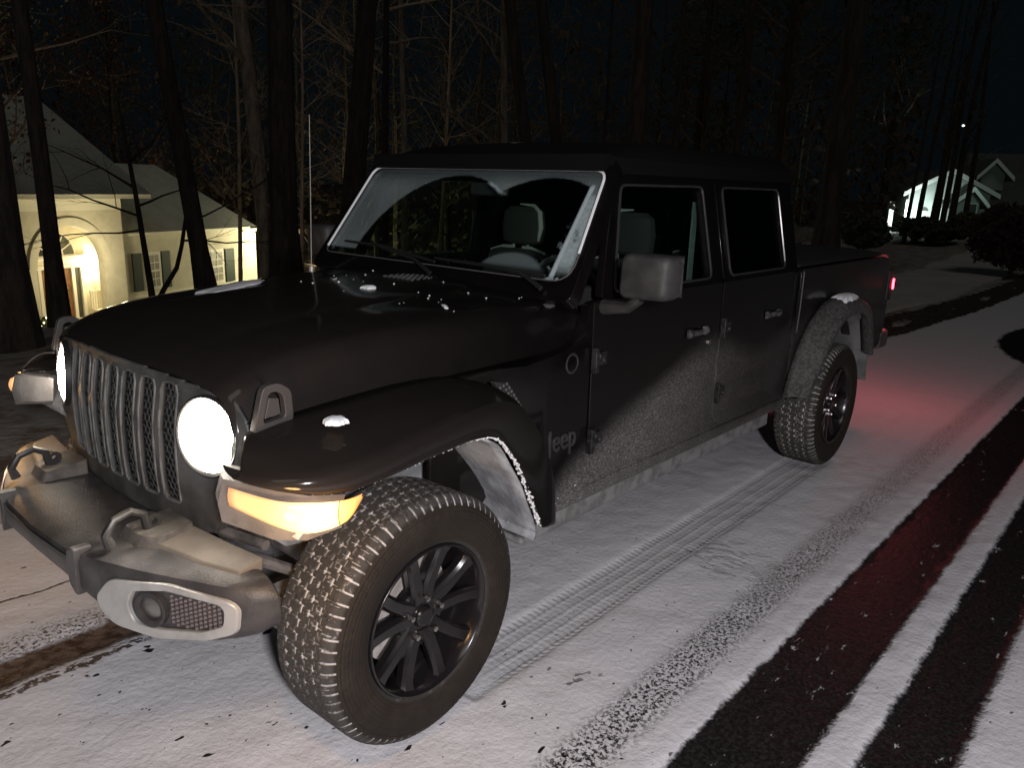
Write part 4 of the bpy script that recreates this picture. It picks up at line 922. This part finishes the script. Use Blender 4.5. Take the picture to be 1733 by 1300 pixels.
# deeper woods: a mass nobody could count
def woods():
    b = MB(); t = MB(); r = random.Random(12)
    for k in range(55):
        px = r.uniform(-250, 1500); d = r.uniform(27, 60); x, y = away(px, 200, d); z0 = terrain(x, y)-.2
        if px < 480: d = r.uniform(52, 75); x, y = away(px, 200, d); z0 = terrain(x, y)-.2
        H = r.uniform(12, 22); dia = r.uniform(.1, .35); pts = [Vector((x+r.uniform(-.03, .03)*H*i/6, y, z0+H*i/6)) for i in range(7)]
        b.tube(pts, [dia/2*(1-i/7) for i in range(7)], 5, cap=False)
        for q in range(26):
            f = r.uniform(.15, 1); i = min(5, int(f*6)); p = pts[i].lerp(pts[i+1], f*6-i if f < 1 else 1); a = r.uniform(0, 6.28); dd = Vector((math.cos(a), math.sin(a), r.uniform(.1, 1))).normalized(); L = r.uniform(1.2, 3.6)
            e = p+dd*L*.5; g = e+(dd+Vector((r.uniform(-.4, .4), r.uniform(-.4, .4), .3))).normalized()*L*.5
            b.tube([p, e, g], [.035, .022, .008], 3, cap=False)
            for w in range(5):
                h = p.lerp(g, r.uniform(.3, 1)); dv = Vector((r.uniform(-1, 1), r.uniform(-1, 1), r.uniform(-.4, 1))).normalized()*r.uniform(.4, 1.2); b.tube([h, h+dv*.6+Vector((0, 0, .05)), h+dv], [.014, .010, .004], 3, cap=False)
    for k in range(30000):
        px = r.uniform(-300, 1560); d = r.uniform(46, 78) if px < 500 else r.uniform(34, 70); dr = ray(px, 200); t_ = d/math.hypot(dr.x, dr.y); z = terrain(CAM.x+dr.x*t_, CAM.y+dr.y*t_)+abs(r.gauss(0, 1))*6.5*(1.5+.6*math.sin(px*.013)*math.sin(px*.031+2))
        c_ = Vector((CAM.x+dr.x*t_, CAM.y+dr.y*t_, z)); a = Vector((r.uniform(-1, 1), r.uniform(-1, 1), r.uniform(-1, 1))).normalized(); q = a.orthogonal().normalized(); L = r.uniform(.25, .8)
        if r.random() < .45: b.add([c_-a*L*.4, c_+q*L*.35, c_+a*L*.4, c_-q*L*.3], [(0, 1, 2, 3)])
        else: b.add([c_-a*L, c_+q*.035, c_+a*L], [(0, 1, 2)])
    o = b.build('woods', BARKW, None); o['kind'] = 'stuff'; tag(o, 'tangled bare winter woods behind the houses', 'woods')
BARKW = bark_mat('woods bark', (.040, .029, .018), (.10, .075, .048))
woods()
# trees holding dry leaves, upper left; evergreens on the dark right
for i, (px, d, lf, n, lab) in enumerate(((-60, 26, LEAFR, 5200, 'oak holding brown leaves above the cream house roof, left'), (190, 46, LEAFR, 5200, 'oak holding reddish leaves rising behind the roof ridge'), (760, 40, LEAFG, 3600, 'dark leafy tree behind the forked tree over the truck roof'), (1330, 30, LEAFG, 5200, 'black leafy tree behind the rear of the truck'), (1520, 44, LEAFG, 5200, 'black leafy tree left of the far lit house'), (1190, 34, LEAFG, 4200, 'dark leafy tree above the cab roof'))):
    x, y = away(px, 150, d); make_tree('leafy_tree', lab, x, y, .4, 17, 140+i, (0, 0), BARK, .22, 22, 1.25, leaf=lf, leafn=n, group='trees still in leaf')
# ================================================================== CREAM HOUSE
HA = R(70); HE = Vector((math.sin(HA), math.cos(HA), 0)); HNv = Vector((-HE.y, HE.x, 0))      # along facade; into the house
q0 = ray(260, 460); HO = CAM+q0*34; KS = 34/24; HO.z = 0
SCL = KS
def hp(u, z, w=0): p = HO+HE*u+HNv*w; return (p.x, p.y, z)
def zz(z): return CAM.z-(CAM.z-z)*SCL          # heights read at 24 m, carried to 34 m
U = lambda u: u*SCL
HG = thing('cream_house', 'cream stucco house with arched lit entry and snow-dusted hip roof down the slope', 'house', hp(-2, -4.1, 0))
def hbox(name, m, u0, u1, z0, z1, w0, w1, parent=HG, bevel=0):
    P = [hp(u, z, w) for u in (u0, u1) for w in (w0, w1) for z in (z0, z1)]
    return MB().add(P, [(0,1,3,2),(4,6,7,5),(0,4,5,1),(2,3,7,6),(0,2,6,4),(1,5,7,3)]).build(name, m, parent, bevel=bevel)
zE = zz(1.0); zEW = zz(-.10); zb = -4.6
uM = -2.5                                    # right end of the main block
# main block front wall with an arched opening
ac = -4.92; aw = 1.45; az = -1.73; 
arcp = [(ac+aw*math.cos(a), az+aw*math.sin(a)) for a in [math.pi*i/20 for i in range(21)]]
opening = [(ac+aw, zb)]+arcp+[(ac-aw, zb)]
b = MB()
outer = [(uM, zb)]+[(uM, zE)]*1
# wall built as strips round the arch
pts_in = [(ac+aw, zb)]+arcp+[(ac-aw, zb)]
n = len(pts_in); pts_out = []
for i, (u_, z_) in enumerate(pts_in):
    if i == 0: pts_out.append((uM, zb))
    elif i == n-1: pts_out.append((U(-13), zb))
    else:
        a = math.pi*(i-1)/20; t = (i-1)/20
        pts_out.append((uM if a < R(50) else (U(-13) if a > R(130) else uM+(U(-13)-uM)*(a-R(50))/R(80)), zE if a >= R(50) and a <= R(130) else (az+(zE-az)*(a/R(50)) if a < R(50) else az+(zE-az)*((math.pi-a)/R(50)))))
for w0, w1 in ((-1.1, -.75),):
    A = [hp(*p, w0) for p in pts_out]; B_ = [hp(*p, w0) for p in pts_in]; C_ = [hp(*p, w1) for p in pts_in]
    b.add(A+B_+C_, [(i, i+1, n+i+1, n+i) for i in range(n-1)]+[(n+i, n+i+1, 2*n+i+1, 2*n+i) for i in range(n-1)])
b.add([hp(uM, zb, -1.1), hp(uM, zE, -1.1), hp(uM, zE, 6), hp(uM, zb, 6)], [(0, 1, 2, 3)])
b.build('wall', STUCCO, HG)
hbox('porch_back', STUCCO, ac-aw-.9, uM-.02, zb, zE-.2, .45, .6)
hbox('porch_side', STUCCO, -2.75, uM-.02, zb, zE-.2, -.74, .44); hbox('porch_side', STUCCO, ac-aw-.9, ac-aw-.7, zb, zE-.2, -.74, .44)
hbox('porch_ceiling', WHITE, ac-aw-.68, -2.77, .35, .45, -.74, .44)
# arch moulding
MB().loops([[hp(ac+(aw+o)*math.cos(a), az+(aw+o)*math.sin(a), w) for o, w in ((.0, -1.12), (.30, -1.12), (.30, -1.17), (.0, -1.17))] for a in [math.pi*i/24 for i in range(25)]]).build('arch_trim', STUCCO, HG)
# door group
dz0, dz1 = -4.12, -2.0; du0, du1 = -5.1, -3.80
hbox('porch_step', mat('porch stone', (.3, .29, .25), .8), ac-aw-.3, ac+aw+.3, zb, dz0, -1.6, .44)
door = hbox('door', WOOD, du0, du1, dz0, dz1, .36, .42)
hbox('door_glass', PANE, du0+.28, du1-.28, dz0+.35, dz1-.2, .345, .37, door)
for a in (du0-.14, du1+.0, du1+.42): hbox('door_trim', WHITE, a, a+.14, dz0, dz1+.1, .30, .44)
hbox('sidelight', PANE, du1+.16, du1+.40, dz0, dz1, .38, .43); hbox('door_lintel', WHITE, du0-.3, du1+.7, dz1+.02, dz1+.16, .26, .44); hbox('door_lintel', WHITE, du0-.36, du1+.8, dz1+.34, dz1+.48, .22, .44)
fc_, fr_ = (du0+du1)/2+.02, .93
b = MB(); b.prism([(fc_+fr_*math.cos(a), dz1+.5+fr_*math.sin(a)) for a in [math.pi*i/18 for i in range(19)]], lambda u_, z_: hp(u_, z_, .40), lambda u_, z_: hp(u_, z_, .44)); fan = b.build('fanlight', PANE, HG)
b = MB()
for k in range(7): a = math.pi*k/6; b.tube([hp(fc_, dz1+.5, .385), hp(fc_+fr_*math.cos(a), dz1+.5+fr_*math.sin(a), .385)], .028, 5)
for q in (.42, .98): b.tube([hp(fc_+fr_*q*math.cos(a), dz1+.5+fr_*q*math.sin(a), .385) for a in [math.pi*i/18 for i in range(19)]], .03, 5)
b.build('muntin', WHITE, fan)
# wing wall
uW = U(3.95)
hbox('wing_wall', STUCCO, uM, uW, zb, zEW, 0, 5); hbox('garage_wall', STUCCO, uW, 7.45, zb, zEW-.1, .5, 5)
hbox('belt_course', WHITE, uM+.02, uW+.02, zz(-1.99), zz(-1.90), -.05, -.002)
def win(u0, u1, z0, z1, sh0, sh1, lab=None):
    f = hbox('window', WHITE, u0-.12, u1+.12, z0-.12, z1+.12, -.06, -.002)
    hbox('pane', PANEW, u0, u1, z0, z1, -.075, -.055, f)
    b = MB()
    for k in range(0, 5): z = z0+(z1-z0)*k/4; b.add([hp(u, z+dz, w) for u in (u0, u1) for dz in (-.018-.02*(k == 2), .018+.02*(k == 2)) for w in (-.095, -.07)], [(0,1,3,2),(4,6,7,5),(0,4,5,1),(2,3,7,6),(0,2,6,4),(1,5,7,3)])
    uc = (u0+u1)/2; b.add([hp(uc+du, z, w) for du in (-.016, .016) for z in (z0, z1) for w in (-.092, -.072)], [(0,1,3,2),(4,6,7,5),(0,4,5,1),(2,3,7,6),(0,2,6,4),(1,5,7,3)])
    b.build('muntin', WHITE, f)
    for a, c_ in (sh0, sh1):
        o = hbox('shutter', SHUT, a, c_, z0-.1, z1+.1, -.07, -.003)
w1 = (U(-.19), U(.19)); win(w1[0], w1[1], zz(-1.70), zz(-.72), (U(-.80), U(-.46)), (U(.33), U(.66)))
w2 = (U(2.46), U(3.0)); win(w2[0], w2[1], zz(-1.80), zz(-.82), (U(1.95), U(2.32)), (U(3.17), U(3.6)))
# eaves
hbox('eave', WHITE, U(-13.2), uM+1.05, zE-.02, zE+.15, -1.65, -.9); hbox('frieze', WHITE, U(-13), uM+.01, zE-.45, zE-.03, -1.13, -1.102)
hbox('wing_eave', WHITE, uM+.05, uW+.25, zEW, zEW+.12, -.5, .3); hbox('wing_eave', WHITE, uW+.25, 7.9, zEW-.16, zEW-.02, -.1, 5)
# roofs: hips
def facing(px, py, depth): d = ray(px, py); t = ((HO-CAM).dot(HNv)+depth)/d.dot(HNv); return CAM+d*t
ap = facing(62, 165, 5.0); e0 = Vector(hp(uM+1.05, zE+.14, -1.7)); e1 = Vector(hp(U(-13.3), zE+.14, -1.7)); e2 = Vector(hp(uM+1.05, zE+.14, 11.5)); e3 = Vector(hp(U(-13.3), zE+.14, 11.5)); rl = ap-HE*14
b = MB().add([e1, e0, ap, rl, e2, e3], [(0, 1, 2, 3), (1, 4, 2), (4, 5, 3, 2), (0, 3, 5), (0, 5, 4, 1)]); b.build('roof', ROOF, HG)
ap2 = facing(262, 279, 3.6); f0 = Vector(hp(uM+.04, zEW+.11, -.55)); f1 = Vector(hp(uW+.7, zEW+.11, -.55)); f2 = Vector(hp(uW+.7, zEW+.11, 8)); f3 = Vector(hp(uM+.04, zEW+.11, 8)); l2 = ap2-HE*.01; l0 = Vector(hp(uM+.04, ap2.z, 3.6))
b = MB().add([f0, f1, ap2, l0, f2, f3], [(0, 1, 2, 3), (1, 4, 2), (4, 5, 3, 2), (0, 3, 5), (0, 5, 4, 1)]); b.build('wing_roof', ROOF, HG)
# porch lantern and floodlight are lit
pl = Vector(hp(-3.0, -1.85, .22))
b = MB().lathe([(.02, .22), (.11, .10), (.09, -.16), (.03, -.2)], pl, (0, 0, 1), 6, True); b.build('lantern', BULB, HG)
lamp('porch_lamp', 'POINT', pl+Vector(hp(0, 0, -.35))-Vector(hp(0, 0, 0)), 55, (1, .80, .45), .12)
fl_ = Vector(hp(7.7, -1.5, -.15)); fd = MB().lathe([(.02, 0), (.13, .02), (.14, .14), (.06, .2)], fl_, (-.3, -1, -.5), 12, True).build('floodlight', BULBW, HG)
lamp('porch_fill', 'POINT', hp(-4.6, -1.6, -2.6), 210, (1, .85, .52), .15)  # unseen fill light added before the porch to brighten the facade
lamp('unseen_flood_lamp', 'POINT', fl_+Vector((.2, -2.6, -.3)), 820, (1, .90, .55), .12)  # floodlight's light, set unseen out from the wall to brighten more of it
# wreath on the door, light garland shrub, porch chair
wc = Vector(hp((du0+du1)/2, dz1-.75, .30)); b = MB(); r = random.Random(2); fb = MB()
for k in range(260):
    a = r.uniform(0, 6.28); rr = r.gauss(.27, .05); q = wc+HE*(rr*math.cos(a))+Vector((0, 0, rr*math.sin(a)))-HNv*r.uniform(0, .08); s_ = Vector((r.uniform(-1, 1), r.uniform(-1, 1), r.uniform(-1, 1)))*.05
    b.add([q-s_, q+s_.orthogonal()*.5, q+s_], [(0, 1, 2)])
wr = thing('wreath', 'evergreen wreath hanging on the wooden front door', 'wreath', wc); b.build('greenery', LEAFG, wr, smooth=False)
def shrub(name, label, c, rad, m, n, seed, cat='shrub', group=None, leafs=.06, lights=0):
    root = thing(name, label, cat, (c[0], c[1], c[2]-rad[2]*.8), group); r = random.Random(seed); b = MB(); C_ = Vector(c)
    for k in range(n):
        d = Vector((r.gauss(0, 1), r.gauss(0, 1), r.gauss(0, 1))).normalized(); q = r.uniform(.5, 1.0)**.5*(.82+.18*math.sin(d.x*7+seed)*math.cos(d.y*6+d.z*5)); p = C_+Vector((d.x*rad[0]*q, d.y*rad[1]*q, d.z*rad[2]*q))
        a = Vector((r.uniform(-1, 1), r.uniform(-1, 1), r.uniform(-1, 1))).normalized()*leafs*r.uniform(.6, 1.3); o_ = a.orthogonal().normalized()*leafs*.5
        b.add([p-a, p+o_, p+a, p-o_], [(0, 1, 2, 3)])
    b.build('foliage', m, root, smooth=False)
    s = MB()
    for k in range(7): a = r.uniform(0, 6.28); s.tube([C_-Vector((0, 0, rad[2])), C_+Vector((math.cos(a)*rad[0]*.6, math.sin(a)*rad[1]*.6, rad[2]*.4))], [.03, .01], 4)
    s.build('stems', BARK, root)
    if lights:
        g = MB()
        for k in range(lights):
            d = Vector((r.gauss(0, 1), r.gauss(0, 1)-.7, r.gauss(0, 1))).normalized(); p = C_+Vector((d.x*rad[0], d.y*rad[1], d.z*rad[2])); g.lathe([(.001, -.03), (.03, 0), (.001, .03)], p, (0, 0, 1), 6)
        g.build('fairy_lights', FAIRY, root)
        lamp('garland_glow', 'POINT', C_+Vector((-.2, -1.0, .3)), 12, (1, .85, .45), .2)
    return root
xs_, ys_ = away(86, 575, 30.5); shrub('lit_shrub', 'small shrub wound with warm fairy lights beside the front door', (xs_, ys_, -3.55), (.42, .42, .5), YELS, 1400, 5, leafs=.07, lights=34)
px_, py_ = HO.x, HO.y
ch = thing('porch_chair', 'white rocking chair on the porch beside the door wall', 'chair', hp(-3.15, dz0, -.35))
def hb2(b, u0, u1, z0, z1, w0, w1): b.add([hp(u, z, w) for u in (u0, u1) for w in (w0, w1) for z in (z0, z1)], [(0,1,3,2),(4,6,7,5),(0,4,5,1),(2,3,7,6),(0,2,6,4),(1,5,7,3)])
cu_ = -3.15
b = MB(); hb2(b, cu_-.25, cu_+.25, dz0+.42, dz0+.47, -.6, -.1); b.build('seat', WHITE, ch)
b = MB(); [hb2(b, cu_-.25+.11*k, cu_-.18+.11*k, dz0+.5, dz0+1.15, -.12, -.08) for k in range(5)]; hb2(b, cu_-.27, cu_+.27, dz0+1.13, dz0+1.22, -.13, -.07); b.build('backrest', WHITE, ch)
for a in (-.24, .20):
    for w in (-.58, -.13): b = MB(); hb2(b, cu_+a, cu_+a+.04, dz0+.02, dz0+.42, w, w+.04); b.build('leg', WHITE, ch)
# ================================================================== FAR HOUSE ON THE RIGHT
fx, fy = away(1600, 370, 42)
FE = Vector((cr.x, cr.y, 0)).normalized(); FEr = (Matrix.Rotation(R(-14), 3, 'Z') @ FE); FN = Vector((-FEr.y, FEr.x, 0))
FH = thing('far_house', 'pale gabled house glowing greenish white under a floodlight beyond the driveway', 'house', (fx, fy, .1))
def fp(u, z, w=0): p = Vector((fx, fy, 0))+FEr*u+FN*w; return (p.x, p.y, z)
def fbox(name, m, u0, u1, z0, z1, w0, w1, parent=FH):
    return MB().add([fp(u, z, w) for u in (u0, u1) for w in (w0, w1) for z in (z0, z1)], [(0,1,3,2),(4,6,7,5),(0,4,5,1),(2,3,7,6),(0,2,6,4),(1,5,7,3)]).build(name, m, parent)
k_ = 42/FPX*1.03
def gable(name, px0, px1, pyb, pye, pyt, m, w0, w1, roofm, pxm=None, par=FH):
    u0, u1 = (px0-1600)*k_, (px1-1600)*k_; zb_, ze, zt = [CAM.z-(p-334)*k_ for p in (pyb, pye, pyt)]; um = (u0+u1)/2 if pxm is None else (pxm-1600)*k_
    P = [(u0, zb_), (u0, ze), (um, zt), (u1, ze), (u1, zb_)]
    o = MB().prism(P, lambda u, z: fp(u, z, w0), lambda u, z: fp(u, z, w1)).build(name, m, par)
    rp = [(u0-.3, ze-.15), (um, zt+.15), (u1+.3, ze-.15), (u1+.3, ze-.35), (um, zt-.05), (u0-.3, ze-.35)]
    MB().prism(rp, lambda u, z: fp(u, z, w0-.35), lambda u, z: fp(u, z, w1)).build(name.replace('wall', 'roof'), roofm, par)
    MB().prism(rp, lambda u, z: fp(u, z, w0-.40), lambda u, z: fp(u, z, w0-.352)).build('rake_board', WHITEF, par); return o
WHITEF = mat('far white trim', (.62, .68, .64), .7)
fw = gable('gable_wall', 1548, 1652, 400, 322, 298, SIDING, 0, 6, ROOFD, 1598)
gable('entry_wall', 1596, 1626, 400, 336, 322, SIDING, -1.6, 0, ROOFD, 1614)
fbox('main_wall', SIDING, (1625-1600)*k_, (1733+60-1600)*k_, 0, CAM.z-(347-334)*k_, 1.2, 7)
ub, ue = (1560-1600)*k_, (1800-1600)*k_; zr0 = CAM.z-(347-334)*k_; zr1 = CAM.z-(262-334)*k_
MB().add([fp((1628-1600)*k_, zr0, .9), fp(ue, zr0, .9), fp(ue, zr1, 6.5), fp((1670-1600)*k_, zr1, 6.5), fp((1600-1600)*k_, zr0, 9)], [(0, 1, 2, 3), (0, 3, 4)]).build('main_roof', ROOFD, FH)
gable('dormer_wall', 1650, 1680, 320, 297, 281, SIDING, 1.5, 5, ROOFD, 1663)
gable('side_wall', 1698, 1790, 400, 347, 310, STUCCO, -1.5, 1, ROOFD, 1748)
fbox('fascia', WHITEF, (1632-1600)*k_, (1704-1600)*k_, zr0-.02, zr0+.14, .75, .95)
for (a, b_, c_, d_) in ((1643, 1660, 349, 366), (1612, 1622, 340, 368)):
    w = fbox('window', WHITEF, (a-1-1600)*k_, (b_+1-1600)*k_, CAM.z-(d_+1-334)*k_, CAM.z-(c_-1-334)*k_, 1.1 if a > 1630 else -1.68, 1.19 if a > 1630 else -1.61); fbox('pane', PANE, (a-1600)*k_, (b_-1600)*k_, CAM.z-(d_-334)*k_, CAM.z-(c_-334)*k_, 1.06 if a > 1630 else -1.71, 1.12 if a > 1630 else -1.66, w)
uc, zc_ = (1570-1600)*k_, CAM.z-(352-334)*k_
MB().prism([(uc+.19*math.cos(a), zc_+.17*math.sin(a)) for a in [math.pi*i/10 for i in range(11)]], lambda u, z: fp(u, z, -.05), lambda u, z: fp(u, z, -.003)).build('half_round_window', PANE, FH)
fbox('porch_column', WHITEF, (1527-1600)*k_, (1533-1600)*k_, 0, CAM.z-(341-334)*k_, .3, .5); fbox('porch_column', WHITEF, (1545-1600)*k_, (1549-1600)*k_, 0, CAM.z-(337-334)*k_, -.1, .1)
fl2 = Vector(fp((1558-1600)*k_, .55, -1.2)); MB().lathe([(.02, 0), (.09, .02), (.09, .1)], fl2, FN, 10, True).build('floodlight', LAMPW, FH)
lamp('far_flood', 'SPOT', fl2+Vector((0, 0, .2)), 380, (.88, 1, .95), .1, aim=Vector(fp((1560-1600)*k_, 1.4, 1)), spot_size=R(150), spot_blend=.8)
lamp('far_lamp', 'POINT', Vector(fp((1610-1600)*k_, 2.6, -3.5)), 22, (.70, 1, .85), .1)
# distant street lamp
x, y = away(1612, 240, 70); sl = thing('street_lamp', 'distant street lamp, a tiny bluish point above the far house', 'street lamp', (x, y, 0))
zl = CAM.z+(335-243)/FPX*72
MB().tube([(x, y, 0), (x, y, zl+.3), (x-.6, y-.6, zl+.35)], .07, 8).build('pole', mat('lamp pole', (.1, .1, .1), .6), sl); MB().lathe([(.02, .08), (.09, .04), (.08, -.03), (.02, -.06)], (x-.7, y-.7, zl+.25), (0, 0, 1), 12, True).build('lamp_head', LAMPW, sl)
# hedges and shrubs on the right
for i, (px, py, d, rad, m, lab) in enumerate(((1722, 400, 19.5, (1.05, 1.1, .75), REDS, 'big dark rounded shrub at the right edge of the far driveway'), (1465, 396, 24, (.75, .7, .42), PLANT, 'low black shrub left of the driveway mouth'), (1560, 385, 33, (2.1, .8, .42), PLANT, 'long dark hedge below the lit gable wall'), (1635, 380, 34, (1.0, .7, .5), YELS, 'yellowish shrub lit from behind beside the hedge'), (1600, 392, 32, (2.3, .6, .32), PLANT, 'low hedge along the top of the driveway'), (1690, 372, 35, (1.2, .7, .6), PLANT, 'bushy shrub before the far house window'))):
    x, y = away(px, py, d); rr = ray(px, py); t = d/math.hypot(rr.x, rr.y); z = CAM.z+rr.z*t
    shrub('shrub', lab, (x, y, max(z, rad[2]*.7)), rad, m, 9000 if i == 0 else 4200, 60+i, group='shrubs by the far driveway', leafs=.055 if i == 0 else .09)
